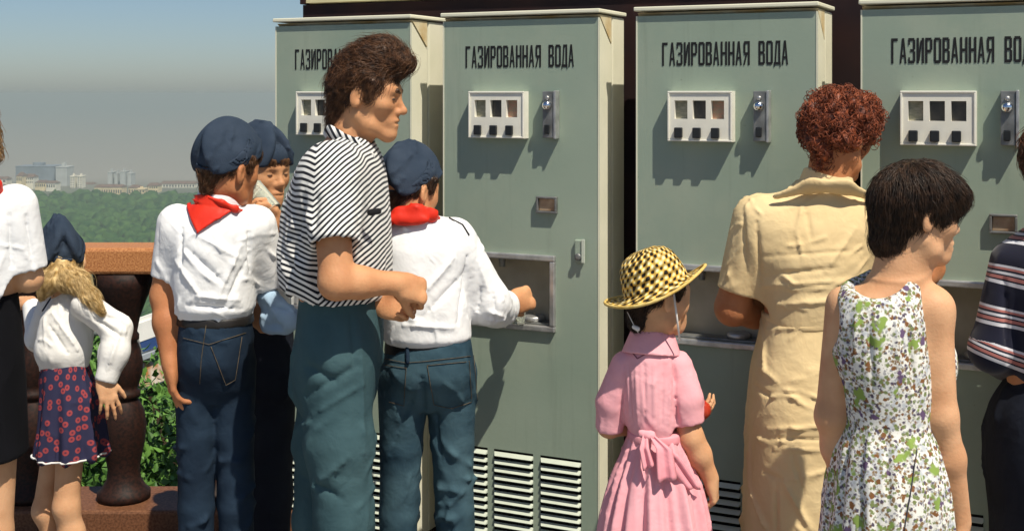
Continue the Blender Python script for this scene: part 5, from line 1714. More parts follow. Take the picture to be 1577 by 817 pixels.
    def ring(off):
        L = 0.0; prev = None
        for (rad, z) in prof:
            if prev: L += math.hypot(rad - prev[0], z - prev[1])
            prev = (rad, z)
            for i in range(n):
                a = 2 * math.pi * i / n
                zz = z + off
                if rad > 0.1: zz += 0.014 * math.cos(a * 2 + 0.4) * (rad - 0.1) / 0.044
                wv = 1 + 0.006 * math.sin(a * 40 + L * 400)
                V.append(base + rr * rad * wv * math.cos(a) * 0.97 + ff * rad * wv * math.sin(a) * 1.08 + u * zz)
                UV.append((i / n, L, off))
    ring(0.0); m0 = len(V); ring(-0.004)
    K = len(prof)
    for j in range(K - 1):
        for i in range(n):
            a, b_, c_, d_ = j * n + i, j * n + (i + 1) % n, (j + 1) * n + (i + 1) % n, (j + 1) * n + i
            Fc.append((a, d_, c_, b_)); Fc.append((a + m0, b_ + m0, c_ + m0, d_ + m0))
    for i in range(n):
        a, b_ = (K - 1) * n + i, (K - 1) * n + (i + 1) % n
        Fc.append((a, a + m0, b_ + m0, b_))
    me = mesh("hat", [v - org for v in V], Fc)
    attr(me, "pat", np.array(UV))
    m_st = mat("woven straw", (0.6, 0.4, 0.1), 0.7, 0.25)
    nt, p = nodes_of(m_st)
    at = nt.nodes.new("ShaderNodeAttribute"); at.attribute_name = "pat"
    tc = nt.nodes.new("ShaderNodeTexCoord")
    sx = nt.nodes.new("ShaderNodeSeparateXYZ"); nt.links.new(at.outputs['Vector'], sx.inputs[0])
    def M(op, a, b):
        x = nt.nodes.new("ShaderNodeMath"); x.operation = op
        for i, v in enumerate((a, b)):
            if v is None: continue
            if isinstance(v, (int, float)): x.inputs[i].default_value = v
            else: nt.links.new(v, x.inputs[i])
        return x.outputs[0]
    ua = M('MULTIPLY', sx.outputs['X'], 6.2832)
    cs, sn_ = M('COSINE', ua, None), M('SINE', ua, None)
    # object-space lattice turned on the hat's weave: two thread families
    row = M('MULTIPLY', sx.outputs['Y'], 2 * math.pi / 0.024)
    col = M('MULTIPLY', sx.outputs['X'], 2 * math.pi * 21)
    sk_ = M('ADD', col, M('MULTIPLY', row, 0.42))
    w1 = M('SINE', row, None); w2 = M('SINE', sk_, None)
    nz = nt.nodes.new("ShaderNodeTexNoise"); nz.inputs['Scale'].default_value = 42; nz.inputs['Detail'].default_value = 2
    nt.links.new(tc.outputs['Object'], nz.inputs['Vector'])
    prod = M('ADD', M('MULTIPLY', w1, w2), M('MULTIPLY', M('SUBTRACT', nz.outputs['Fac'], 0.5), 3.0))
    rp = nt.nodes.new("ShaderNodeValToRGB")
    els = rp.color_ramp.elements
    els[0].position = 0.0; els[0].color = (0.84, 0.74, 0.44, 1); els[1].position = 0.75; els[1].color = (0.012, 0.010, 0.008, 1)
    e1 = els.new(0.30); e1.color = (0.74, 0.52, 0.12, 1); e2 = els.new(0.55); e2.color = (0.62, 0.34, 0.05, 1); e3 = els.new(0.66); e3.color = (0.014, 0.011, 0.009, 1)
    rm = M('MULTIPLY_ADD', prod, 0.5); rm.node.inputs[2].default_value = 0.44
    nt.links.new(rm, rp.inputs[0]); nt.links.new(rp.outputs[0], p.inputs['Base Color'])
    bp = nt.nodes.new("ShaderNodeBump"); bp.inputs['Strength'].default_value = 0.7; bp.inputs['Distance'].default_value = 0.006
    nt.links.new(M('ADD', w1, w2), bp.inputs['Height']); nt.links.new(bp.outputs[0], p.inputs['Normal'])
    hat = link("hat", me, m_st, r, True)
    rim = [base + rr * 0.1435 * 0.97 * math.cos(a) + ff * 0.1435 * 1.08 * math.sin(a) + u * (-0.003 + 0.0138 * math.cos(2 * a + 0.4)) - org for a in [2 * math.pi * i / 48 for i in range(49)]]
    MB().tube(rim, 0.0042, 6).build("brim_edge", mat("straw edge", (0.74, 0.56, 0.20), 0.7, 0.2, col2=(0.55, 0.36, 0.09), vscale=60), hat, True)
    m_el = mat("white elastic", (0.75, 0.72, 0.68), 0.7, 0.2, var=0.05, vscale=20)
    MB().tube([P(1037, 448, -0.085) - org, P(1042, 485, -0.085) - org, P(1047, 524, -0.075) - org], 0.0028, 6).build("chin_elastic", m_el, hat, True)
    MB().tube([P(966, 480, -0.055) - org, P(976, 500, -0.062) - org, P(983, 512, -0.06) - org], 0.0012, 5).build("chin_elastic", m_el, hat, True)
    kn = Shape(); kn.cone(P(976, 503, -0.066), P(982, 506, -0.07), 0.0055, 0.0065, 0.003)
    grow("elastic_knot", kn, m_el, hat, org, 0.002)
    # the red ball she holds
    bs = Shape(); bs.ell(ball, (0.026, 0.026, 0.028), 0)
    bs.ell(ball + A3([0, 0, 0.033]), (0.008, 0.008, 0.010), 0.008, mode='s')
    o = grow("red_fruit", bs, mat("glossy red skin", (0.36, 0.018, 0.010), 0.3, 0.5, col2=(0.48, 0.05, 0.02), vscale=30), None, (0, 0, 0), 0.003)
    tag(o, "round red fruit held at the pink sleeve's edge", "fruit")
girl_pink()

# ---- woman in beige dress ---------------------------------------------------------
def woman_beige():
    Y0 = 3.4
    P = lambda x, y, dy=0.0: W(x, y, Y0 + dy)
    Z = lambda y: P(0, y)[2]
    X = lambda x: P(x, 0)[0]
    org = P(1230, 800); org[2] = 0
    r = empty("person", org)
    tag(r, "woman with curly auburn hair in belted beige dress, back turned", "person")
    fr = head_frame(P(1292, 213, 0.02), 48, -10, 2, 0.97)
    shl, shr = P(1160, 335, 0.0), P(1335, 345, 0.0)
    ell_, elr = P(1128, 474, 0.03), P(1368, 470, 0.05)
    wrl, wrr = P(1210, 488, 0.26), P(1425, 428, 0.06)
    hl, hr = P(1205, 640, 0.0), P(1275, 640, 0.0)
    kl_, kr = P(1205, 850, 0.0), P(1270, 850, 0.0)
    al, ar = P(1205, 1020, 0.02), P(1268, 1020, 0.02)
    b = Shape(); head(b, fr)
    b.cone(fr.w((0, -0.025, -0.035)), P(1272, 305, 0.01), 0.056, 0.062, 0.03)
    b.loft([(Z(640), X(1238), Y0, 0.14, 0.10), (Z(490), X(1245), Y0, 0.12, 0.085), (Z(360), X(1250), Y0, 0.14, 0.09), (Z(310), X(1262), Y0, 0.09, 0.07)], 0.04)
    b.cone(shl, ell_, 0.052, 0.047, 0.02); b.chain([ell_, ell_ * 0.6 + wrl * 0.4, wrl], [0.046, 0.045, 0.028], 0.02)
    b.cone(shr, elr, 0.050, 0.044, 0.02); b.cone(elr, wrr, 0.042, 0.028, 0.02)
    hand(b, wrl, A3([0.7, 0.6, 0.1]), A3([0, 0.3, 0.9]), (30, 32, 34, 36), side=1, sc=0.95)
    hand(b, wrr, nrm(A3([0.35, 0.1, 0.25])), A3([-0.3, 0.7, 0.2]), (60, 64, 66, 66), side=-1, sc=0.9)
    legs(b, (hl, hr), (kl_, kr), (al, ar), (0.085, 0.058, 0.056, 0.038))
    grow("body", b, m_skin_dk, r, org, 0.005, [(-1, 0.7, 0.02), (1.35, 1.9, 0.0038)], relaxes=1)
    m_b = cloth("beige linen dress", (0.67, 0.505, 0.27), (0.74, 0.575, 0.32))
    s = Shape(); sec = []
    for y, xa, xb, ry in ((500, 1172, 1318, 0.125), (485, 1170, 1322, 0.128), (450, 1166, 1332, 0.135), (400, 1152, 1342, 0.135), (355, 1146, 1350, 0.122), (325, 1156, 1342, 0.102), (306, 1180, 1326, 0.085), (290, 1212, 1316, 0.074), (276, 1232, 1310, 0.066)):
        sec.append((Z(y), (X(xa) + X(xb)) / 2, Y0, (X(xb) - X(xa)) / 2 * 0.95, ry * 0.95, 5))
    s.loft(sec, 0.0)
    s.sleeve(shl + A3([0.015, 0, -0.01]), P(1138, 449, 0.015), 0.074, 0.058, 0.05, 0.9)
    s.sleeve(shr + A3([-0.015, 0, -0.01]), P(1360, 445, 0.03), 0.072, 0.056, 0.05)
    s.cone(P(1276, 285, 0.01), P(1286, 220, 0.03), 0.060, 0.066, 0.004, mode='s')
    st = [(P(1170, 395, -0.14), P(1330, 385, -0.15), 0.007, -0.006), (P(1172, 440, -0.14), P(1300, 432, -0.15), 0.012, 0.010), (P(1172, 425, -0.14), P(1290, 412, -0.15), 0.010, -0.010), (P(1172, 470, -0.13), P(1310, 462, -0.14), 0.012, 0.010),
          (P(1165, 340, -0.1), P(1172, 440, -0.12), 0.010, -0.014), (P(1240, 320, -0.11), P(1250, 370, -0.14), 0.012, -0.008), (P(1318, 350, -0.13), P(1270, 420, -0.15), 0.014, 0.010), (P(1145, 330, -0.06), P(1150, 420, -0.06), 0.010, -0.010)]
    top = grow("dress_top", s, m_b, r, org, 0.005, None, [dict(n=16, dirn=(0.9, 0, 0.15), length=0.15, w=0.008, amp=0.012, seed=83), dict(n=14, dirn=(0.2, 0, 1), length=0.10, w=0.008, amp=0.011, seed=84, mask=lambda V: V[:, 0] < X(1172)), dict(n=12, dirn=(1, 0, 0.1), length=0.13, w=0.009, amp=0.008, seed=81, zr=(Z(495), Z(400))), dict(n=10, dirn=(0.3, 0, 1), length=0.1, w=0.011, amp=0.006, seed=82, zr=(Z(400), Z(310)))], st)
    collar_band("collar_stand", P(1270, 298, 0.01), P(1276, 266, 0.02), 0.078, 0.064, m_b, top, org)
    c = Shape()
    c.chain([P(1196, 302, -0.080), P(1250, 286, -0.100), P(1300, 288, -0.096), P(1338, 302, -0.06)], [0.012, 0.024, 0.024, 0.014], 0.015, q=(0.05, 1, 0.9), fl=0.42)
    grow("collar", c, m_b, top, org, 0.0045)
    tt = tree_of(top)
    # skirt
    k = Shape(); sec = []
    for y, xa, xb, ry in ((930, 1128, 1318, 0.17), (817, 1139, 1310, 0.165), (720, 1143, 1316, 0.17), (640, 1146, 1322, 0.172), (570, 1152, 1324, 0.155), (520, 1164, 1320, 0.135), (482, 1171, 1320, 0.124)):
        sec.append((Z(y), (X(xa) + X(xb)) / 2, Y0, (X(xb) - X(xa)) / 2 * 0.94, ry * 0.92))
    k.loft(sec, 0.0, p=2.3)
    k.loft([(Z(960), X(1224), Y0, 0.13, 0.13), (Z(880), X(1224), Y0, 0.13, 0.13)], 0.003, mode='s')
    st = [(P(1180, 508, -0.12), P(1290, 500, -0.14), 0.010, 0.010), (P(1180, 660, -0.17), P(1300, 655, -0.18), 0.009, 0.010), (P(1180, 675, -0.17), P(1290, 676, -0.18), 0.009, -0.010), (P(1190, 690, -0.17), P(1285, 694, -0.18), 0.009, 0.009),
          (P(1175, 725, -0.17), P(1205, 738, -0.18), 0.009, -0.010), (P(1205, 738, -0.18), P(1250, 817, -0.17), 0.012, 0.014), (P(1195, 740, -0.18), P(1196, 830, -0.17), 0.009, -0.010), (P(1220, 700, -0.18), P(1238, 760, -0.18), 0.008, -0.008),
          (P(1165, 560, -0.14), P(1200, 590, -0.17), 0.012, 0.010), (P(1160, 590, -0.14), P(1190, 615, -0.17), 0.010, -0.010), (P(1210, 740, -0.18), P(1290, 720, -0.18), 0.012, 0.008)]
    sk = grow("skirt", k, m_b, r, org, 0.0055, [(-1, 0.4, 0.02)], [dict(n=22, dirn=(1, 0, 0.05), length=0.18, w=0.007, amp=0.014, seed=87, zr=(Z(710), Z(490))), dict(n=22, dirn=(0.35, 0, -0.9), length=0.2, w=0.010, amp=0.018, seed=88, zr=(Z(860), Z(700))), dict(n=14, dirn=(1, 0, 0.08), length=0.13, w=0.009, amp=0.008, seed=85, zr=(Z(700), Z(490))), dict(n=12, dirn=(0.5, 0, 0.8), length=0.14, w=0.012, amp=0.008, seed=86, zr=(Z(860), Z(690)))], st)
    bl = Shape(); bl.loft([(Z(492), X(1246), Y0, 0.128, 0.121), (Z(480), X(1246), Y0, 0.129, 0.122)], 0.004, p=2.3)
    grow("waistband", bl, m_b, r, org, 0.0055)
    shoes(r, org, (al, ar), (0.3, 1), 1.0)
    # permed hair
    hs = Shape()
    hs.ell((0, -0.004, 0.050), (0.100, 0.112, 0.092), 0, fr)
    hs.ell((0, 0.050, 0.066), (0.085, 0.070, 0.062), 0.03, fr)
    hs.ell((0, -0.060, 0.005), (0.085, 0.050, 0.060), 0.03, fr)
    hs.cone((0, -0.060, -0.03), (0, -0.066, -0.078), 0.045, 0.024, 0.02, fr)
    hs.ell((0, 0.155, -0.030), (0.15, 0.090, 0.085), 0.010, fr, 's')
    for q in (-1, 1): hs.ell((q * 0.112, 0.004, -0.030), (0.05, 0.036, 0.048), 0.01, fr, 's')
    m_red = hairmat("auburn curls", (0.060, 0.013, 0.007), (0.32, 0.085, 0.035), 0.55, 0.3)
    def curls(V, N):
        a = vnoise(V * 26, 1); c2 = vnoise(V * 60, 2)
        return V + N * (0.022 * np.abs(a) + 0.008 * c2 - 0.008)[:, None]
    hm = grow("hair", hs, m_red, r, org, 0.0042, post=curls)
    rg = np.random.default_rng(5)
    Vh = surf_verts(hm); Nn = vnormals(*SURF[hm.name])
    mb = MB()
    for i in rg.choice(len(Vh), 1700):
        c0 = Vh[i] - org; nn = Nn[i]
        t1 = nrm(np.cross(nn, rg.standard_normal(3))); t2 = np.cross(nn, t1)
        R = rg.uniform(0.004, 0.014); turns = rg.uniform(0.6, 1.6); pts = []
        for j in range(11):
            a = turns * 2 * math.pi * j / 10
            pts.append(c0 + R * (math.cos(a) * t1 + math.sin(a) * nn) + t2 * (j / 10 - 0.5) * 0.016 + nn * 0.002)
        mb.tube(pts, [0.0006] + [0.0010] * 9 + [0.0004], 4)
    mb.build("curl_strands", m_red, hm, True)
woman_beige()

# ---- girl with bowl cut in floral dress --------------------------------------------
def girl_floral():
    Y0 = 2.8
    P = lambda x, y, dy=0.0: W(x, y, Y0 + dy)
    Z = lambda y: P(0, y)[2]
    X = lambda x: P(x, 0)[0]
    org = P(1370, 800); org[2] = 0
    r = empty("person", org)
    tag(r, "girl with dark bowl-cut hair in sleeveless white floral dress", "person")
    fr = head_frame(P(1412, 332, 0.0), 80, -7, 2, 0.95)
    shl, shr = P(1300, 468, 0.02), P(1436, 474, -0.03)
    ell_, elr = P(1280, 640, 0.02), P(1447, 640, -0.04)
    wrl, wrr = P(1300, 760, 0.08), P(1478, 800, 0.0)
    hl, hr = P(1335, 740, 0.0), P(1398, 740, 0.0)
    kl_, kr = P(1335, 980, 0.0), P(1398, 980, 0.0)
    al, ar = P(1335, 1200, 0.02), P(1398, 1200, 0.02)
    b = Shape(); head(b, fr, child=0.55)
    b.cone(fr.w((0, -0.022, -0.035)), P(1376, 448, 0.0), 0.050, 0.058, 0.03)
    b.cone(fr.w((0, 0.0, -0.06)), P(1400, 440, 0.0), 0.040, 0.045, 0.03)
    sec = []
    for y, xa, xb, ry in ((740, 1300, 1420, 0.085), (640, 1310, 1420, 0.08), (540, 1298, 1432, 0.088), (480, 1290, 1440, 0.082), (452, 1306, 1430, 0.068), (432, 1342, 1412, 0.056)):
        sec.append((Z(y), (X(xa) + X(xb)) / 2, Y0, (X(xb) - X(xa)) / 2, ry, 12))
    b.loft(sec, 0.03)
    b.cone(shl, ell_, 0.041, 0.035, 0.03); b.chain([ell_, ell_ * 0.6 + wrl * 0.4, wrl], [0.034, 0.033, 0.023], 0.02)
    b.ell(shr + A3([0, 0, -0.005]), (0.042, 0.042, 0.044), 0.03)
    b.cone(shr, elr, 0.044, 0.038, 0.03); b.chain([elr, elr * 0.6 + wrr * 0.4, wrr], [0.038, 0.037, 0.025], 0.02)
    hand(b, wrr, A3([0.12, 0.1, -1]), A3([-0.9, 0.4, 0]), (18, 20, 22, 26), (0.8, 0.4, 0.3), side=1, sc=0.9)
    hand(b, wrl, A3([0.1, 0.3, -1]), A3([0.9, 0.4, 0]), (18, 20, 22, 26), (0.8, 0.4, 0.3), side=-1, sc=0.9)
    legs(b, (hl, hr), (kl_, kr), (al, ar), (0.07, 0.05, 0.048, 0.034))
    grow("body", b, m_skin_lt, r, org, 0.0045, [(-1, 0.5, 0.02), (1.2, 1.6, 0.0034)], relaxes=1)
    # dress
    s = Shape(); sec = []
    for y, xa, xb, ry in ((1010, 1250, 1478, 0.18), (817, 1272, 1460, 0.15), (740, 1281, 1452, 0.14), (690, 1288, 1442, 0.122), (642, 1301, 1430, 0.100), (600, 1296, 1430, 0.106), (545, 1280, 1428, 0.112), (495, 1276, 1424, 0.110), (462, 1284, 1426, 0.096), (440, 1300, 1424, 0.080), (420, 1322, 1418, 0.068)):
        sec.append((Z(y), (X(xa) + X(xb)) / 2, Y0, (X(xb) - X(xa)) / 2, ry, 12))
    s.loft(sec, 0.0)
    s.ell(P(1440, 560, 0.08), (0.050, 0.06, 0.080), 0.05)          # front of the bodice
    # scoop back and armholes
    s.ell(P(1352, 418, -0.10), (0.082, 0.17, 0.066), 0.006, mode='s')
    s.cone(P(1376, 440, 0.0), P(1390, 380, 0.0), 0.062, 0.062, 0.004, mode='s')
    s.ell(shl + A3([-0.050, -0.01, -0.03]), (0.034, 0.07, 0.075), 0.006, mode='s')
    s.ell(shr + A3([0.030, -0.04, -0.030]), (0.038, 0.085, 0.090), 0.006, mode='s')
    s.loft([(Z(1040), X(1364), Y0, 0.13, 0.13), (Z(900), X(1364), Y0, 0.11, 0.12)], 0.003, mode='s')
    m_f = mat("floral cotton", (0.74, 0.75, 0.74), 0.85, 0.12)
    nt, p = nodes_of(m_f)
    tc = nt.nodes.new("ShaderNodeTexCoord")
    prev = None
    def blobs(scale, thr, colr, seed, rnd=1.0, soft=0.03, wob=0.35, keep=1.0):
        nonlocal prev
        mp = nt.nodes.new("ShaderNodeMapping"); mp.inputs['Location'].default_value = (seed * 3.7, seed * 1.9, seed * 2.3)
        nz = nt.nodes.new("ShaderNodeTexNoise"); nz.inputs['Scale'].default_value = scale * 2.2; nz.inputs['Detail'].default_value = 1
        ad = nt.nodes.new("ShaderNodeMix"); ad.data_type = 'VECTOR'; ad.inputs['Factor'].default_value = wob / scale * 1.2
        vo = nt.nodes.new("ShaderNodeTexVoronoi"); vo.inputs['Scale'].default_value = scale; vo.inputs['Randomness'].default_value = rnd
        nt.links.new(tc.outputs['Object'], mp.inputs[0]); nt.links.new(mp.outputs[0], nz.inputs['Vector'])
        nt.links.new(mp.outputs[0], ad.inputs['A']); nt.links.new(nz.outputs['Color'], ad.inputs['B'])
        nt.links.new(ad.outputs['Result'], vo.inputs['Vector'])
        mr = nt.nodes.new("ShaderNodeMapRange"); mr.inputs['From Min'].default_value = thr + soft; mr.inputs['From Max'].default_value = thr - soft
        nt.links.new(vo.outputs['Distance'], mr.inputs[0])
        # keep only a share of the cells
        sp = nt.nodes.new("ShaderNodeSeparateColor"); nt.links.new(vo.outputs['Color'], sp.inputs[0])
        gt = nt.nodes.new("ShaderNodeMath"); gt.operation = 'LESS_THAN'; gt.inputs[1].default_value = keep
        nt.links.new(sp.outputs[0], gt.inputs[0])
        ml = nt.nodes.new("ShaderNodeMath"); ml.operation = 'MULTIPLY'; nt.links.new(gt.outputs[0], ml.inputs[0]); nt.links.new(mr.outputs[0], ml.inputs[1])
        mx = nt.nodes.new("ShaderNodeMix"); mx.data_type = 'RGBA'
        nt.links.new(ml.outputs[0], mx.inputs['Factor'])
        if prev is None: mx.inputs['A'].default_value = (0.78, 0.77, 0.71, 1)
        else: nt.links.new(prev, mx.inputs['A'])
        mx.inputs['B'].default_value = (*colr, 1)
        prev = mx.outputs['Result']
        return sp, mr, mx
    blobs(34, 0.40, (0.50, 0.53, 0.56), 8, 1.0, 0.22, 0.9, 0.6)
    blobs(120, 0.36, (0.34, 0.34, 0.36), 6, 1.0, 0.10, 0.5, 0.8)
    blobs(100, 0.38, (0.24, 0.16, 0.08), 1, 1.0, 0.09, 0.5, 0.8)
    blobs(88, 0.36, (0.10, 0.08, 0.12), 2, 1.0, 0.08, 0.5, 0.5)
    blobs(80, 0.36, (0.19, 0.23, 0.09), 3, 1.0, 0.09, 0.5, 0.7)
    blobs(60, 0.34, (0.22, 0.10, 0.04), 7, 1.0, 0.05, 0.6, 0.4)
    blobs(38, 0.34, (0.14, 0.09, 0.17), 4, 1.0, 0.05, 0.7, 0.16)
    blobs(26, 0.36, (0.24, 0.34, 0.08), 5, 1.0, 0.08, 0.9, 0.34)
    nt.links.new(prev, p.inputs['Base Color'])
    st = [(P(1320, 470, -0.1), P(1316, 560, -0.12), 0.010, 0.012), (P(1336, 480, -0.11), P(1345, 600, -0.12), 0.010, -0.012), (P(1380, 480, -0.11), P(1385, 580, -0.12), 0.010, 0.012), (P(1400, 500, -0.1), P(1408, 600, -0.1), 0.009, -0.014), (P(1300, 560, -0.08), P(1310, 630, -0.1), 0.010, 0.010),
          (P(1340, 660, -0.11), P(1330, 760, -0.14), 0.012, 0.012), (P(1365, 660, -0.11), P(1370, 780, -0.15), 0.012, -0.012), (P(1395, 660, -0.1), P(1420, 760, -0.12), 0.012, 0.012), (P(1310, 660, -0.1), P(1295, 740, -0.12), 0.010, -0.010)]
    def gather(V, N):
        a = np.arctan2(V[:, 1] - Y0, V[:, 0] - X(1366))
        h = np.clip((Z(640) - V[:, 2]) / 0.2, 0, 1)
        return V + N * (0.0035 * h * (np.sin(a * 17) + 0.6 * np.sin(a * 29 + 1)))[:, None]
    dr = grow("dress", s, m_f, r, org, 0.0055, [(-1, 0.55, 0.015)], [dict(n=18, dirn=(0.15, 0, 1), length=0.12, w=0.010, amp=0.009, seed=91)], st, post=gather)
    td = tree_of(dr)
    seam("side_zip", td, [(1412, 690), (1402, 760), (1392, 817)], 0.0016, mat("dark seam", (0.06, 0.06, 0.07), 0.8, 0.1, var=0.2, vscale=30), dr, org, 0.0005)
    shoes(r, org, (al, ar), (0.6, 1), 0.95)
    # bowl cut
    hs = Shape()
    hs.ell((0, -0.004, 0.040), (0.088, 0.101, 0.092), 0, fr)
    hs.cone((0, -0.048, 0.02), (0, -0.056, -0.062), 0.066, 0.046, 0.03, fr)
    hs.ell((0, 0.062, 0.058), (0.074, 0.046, 0.040), 0.025, fr)
    hs.ell((0, 0.158, -0.040), (0.15, 0.106, 0.104), 0.008, fr, 's')
    for q in (-1, 1): hs.ell((q * 0.118, 0.012, -0.040), (0.062, 0.030, 0.052), 0.008, fr, 's')
    m_bl = hairmat("near black hair", (0.014, 0.008, 0.005), (0.062, 0.031, 0.016), 0.5, 0.35)
    hm = grow("hair", hs, m_bl, r, org, 0.0045, wob=0.0025, wscale=90)
    F_, U_ = fr.d((0, 1, 0)), fr.d((0, 0, 1))
    crown = fr.w((0.0, -0.05, 0.13))
    def flow(Q):
        d = Q - crown; d[:, 2] -= 0.06
        return d / (np.linalg.norm(d, axis=1)[:, None] + 1e-9)
    strands("strands", hm, org, surf_verts(hm), flow, hs.at, 8000, 7, 0.0095, 0.009, 0.0007, m_bl, 14, jitter=0.2)
    eyes(r, org, fr, m_bl)
girl_floral()

# ---- person in striped sweater, cut by the photo's edge --------------------------------
def sweater_person():
    Y0 = 3.12
    P = lambda x, y, dy=0.0: W(x + 16, y, Y0 + dy)
    Z = lambda y: P(0, y)[2]
    X = lambda x: P(x, 0)[0]
    org = P(1610, 800); org[2] = 0
    r = empty("person", org)
    tag(r, "person in navy sweater with pink and white stripes, half out of frame", "person")
    fr = head_frame(P(1622, 262, 0.0), 40, 0, 0, 0.98)
    shl, shr = P(1545, 405, 0.0), P(1685, 400, 0.0)
    ell_, elr = P(1512, 540, 0.0), P(1715, 540, 0.0)
    wrl, wrr = P(1590, 555, 0.22), P(1640, 560, 0.22)
    hl, hr = P(1575, 640, 0.0), P(1650, 640, 0.0)
    kl_, kr = P(1570, 850, 0.0), P(1650, 850, 0.0)
    al, ar = P(1570, 1090, 0.02), P(1650, 1090, 0.02)
    b = Shape(); head(b, fr)
    b.cone(fr.w((0, -0.022, -0.035)), P(1612, 370), 0.052, 0.058, 0.03)
    b.loft([(Z(640), X(1612), Y0, 0.12, 0.09), (Z(500), X(1612), Y0, 0.12, 0.085), (Z(390), X(1612), Y0, 0.13, 0.085), (Z(350), X(1612), Y0, 0.07, 0.06)], 0.04)
    for sh, el, wr in ((shl, ell_, wrl), (shr, elr, wrr)):
        b.cone(sh, el, 0.042, 0.038, 0.02); b.cone(el, wr, 0.036, 0.026, 0.02)
    hand(b, wrl, A3([0.5, 0.8, 0.1]), A3([0.5, 0, 0.5]), side=1, sc=0.9); hand(b, wrr, A3([-0.5, 0.8, 0.1]), A3([-0.5, 0, 0.5]), side=-1, sc=0.9)
    legs(b, (hl, hr), (kl_, kr), (al, ar), (0.075, 0.052, 0.05, 0.036))
    grow("body", b, m_skin, r, org, 0.006, [(-1, 0.7, 0.02)], relaxes=1)
    s = Shape(); sec = []
    for y, xa, xb, ry in ((590, 1552, 1690, 0.118), (572, 1540, 1696, 0.130), (520, 1536, 1694, 0.132), (450, 1524, 1700, 0.128), (400, 1522, 1706, 0.115), (372, 1538, 1690, 0.095), (352, 1566, 1662, 0.076), (338, 1580, 1646, 0.066)):
        sec.append((Z(y), (X(xa) + X(xb)) / 2, Y0, (X(xb) - X(xa)) / 2, ry))
    s.loft(sec, 0.0)
    s.cone(shl, ell_ + A3([0, 0, 0.01]), 0.058, 0.052, 0.014); s.sleeve(ell_, P(1535, 562, 0.13), 0.054, 0.042, 0.03)
    s.cone(shr, elr, 0.058, 0.052, 0.014); s.sleeve(elr, wrr, 0.052, 0.040, 0.02)
    s.cone(P(1612, 345, 0.0), P(1614, 300, 0.0), 0.056, 0.06, 0.004, mode='s')
    def pat(V, N):
        x = V[:, 0] - X(1612)
        z = V[:, 2] - 0.10 * np.abs(x) + 0.05 * x
        fore = (V[:, 2] < Z(520)) & (V[:, 0] < X(1538))
        z = np.where(fore, z + 0.25 * (V[:, 0] - X(1538)), z)
        return np.stack([x, V[:, 1], z - Z(575) + 0.003 * vnoise(V * 15, 3)], 1)
    m_s = mat("striped knit", (0.02, 0.02, 0.04), 0.9, 0.1, sheen=0.2)
    nt, p = nodes_of(m_s)
    at = nt.nodes.new("ShaderNodeAttribute"); at.attribute_name = "pat"
    sx = nt.nodes.new("ShaderNodeSeparateXYZ"); nt.links.new(at.outputs['Vector'], sx.inputs[0])
    dv = nt.nodes.new("ShaderNodeMath"); dv.operation = 'DIVIDE'; dv.inputs[1].default_value = 0.104
    fc = nt.nodes.new("ShaderNodeMath"); fc.operation = 'FRACT'
    nt.links.new(sx.outputs['Z'], dv.inputs[0]); nt.links.new(dv.outputs[0], fc.inputs[0])
    rp = nt.nodes.new("ShaderNodeValToRGB"); rp.color_ramp.interpolation = 'CONSTANT'
    W_, N_, K_ = (0.62, 0.62, 0.66, 1), (0.012, 0.013, 0.028, 1), (0.42, 0.16, 0.14, 1)
    E = rp.color_ramp.elements
    E[0].position = 0; E[0].color = W_; E[1].position = 0.085; E[1].color = N_
    for pos, c_ in ((0.125, K_), (0.20, N_), (0.235, W_), (0.30, N_), (0.345, K_), (0.40, W_), (0.46, N_)):
        e_ = E.new(pos); e_.color = c_
    nt.links.new(fc.outputs[0], rp.inputs[0]); nt.links.new(rp.outputs[0], p.inputs['Base Color'])
    tp = grow("sweater", s, m_s, r, org, 0.006, None, [dict(n=14, dirn=(0.4, 0, -0.8), length=0.1, w=0.013, amp=0.009, seed=95)],
              [(P(1530, 430, -0.1), P(1538, 560, -0.12), 0.013, -0.016), (P(1545, 545, -0.13), P(1620, 580, -0.13), 0.012, 0.010)], pat=pat)
    c = Shape(); c.chain([P(1572, 346, -0.05), P(1600, 338, -0.07), P(1640, 340, -0.065), P(1660, 350, -0.03)], [0.018, 0.021, 0.021, 0.018], 0.012, q=(0, 1, 0.4), fl=0.45)
    grow("collar", c, cloth("pale blue collar", (0.36, 0.45, 0.52), (0.42, 0.50, 0.56)), tp, org, 0.0045)
    t = Shape(); sec = []
    for y, xa, xb, ry in ((1000, 1518, 1706, 0.16), (817, 1516, 1708, 0.155), (700, 1506, 1712, 0.16), (640, 1512, 1706, 0.15), (572, 1550, 1676, 0.11)):
        sec.append((Z(y), (X(xa) + X(xb)) / 2, Y0, (X(xb) - X(xa)) / 2, ry))
    t.loft(sec, 0.0)
    t.loft([(Z(1020), X(1612), Y0, 0.12, 0.12), (Z(930), X(1612), Y0, 0.12, 0.12)], 0.003, mode='s')
    grow("skirt", t, m_navy, r, org, 0.008, [(-1, 0.5, 0.02)], [dict(n=14, dirn=(0.1, 0, 1), length=0.2, w=0.016, amp=0.010, seed=97)])
    shoes(r, org, (al, ar), (0.2, 1), 1.0)
    hs = Shape(); hs.ell((0, -0.006, 0.044), (0.094, 0.108, 0.094), 0, fr)
    hs.cone((0, -0.055, 0.02), (0, -0.062, -0.070), 0.062, 0.045, 0.03, fr)
    hs.ell((0, 0.155, -0.030), (0.15, 0.092, 0.085), 0.010, fr, 's')
    m_w = hairmat("wavy brown hair", (0.050, 0.018, 0.009), (0.16, 0.062, 0.028))
    def wav(V, N): return V + N * (0.012 * np.abs(vnoise(V * 30, 1)) + 0.005 * vnoise(V * 60, 2))[:, None]
    hm = grow("hair", hs, m_w, r, org, 0.005, post=wav)
    U_ = fr.d((0, 0, 1)); F_ = fr.d((0, 1, 0))
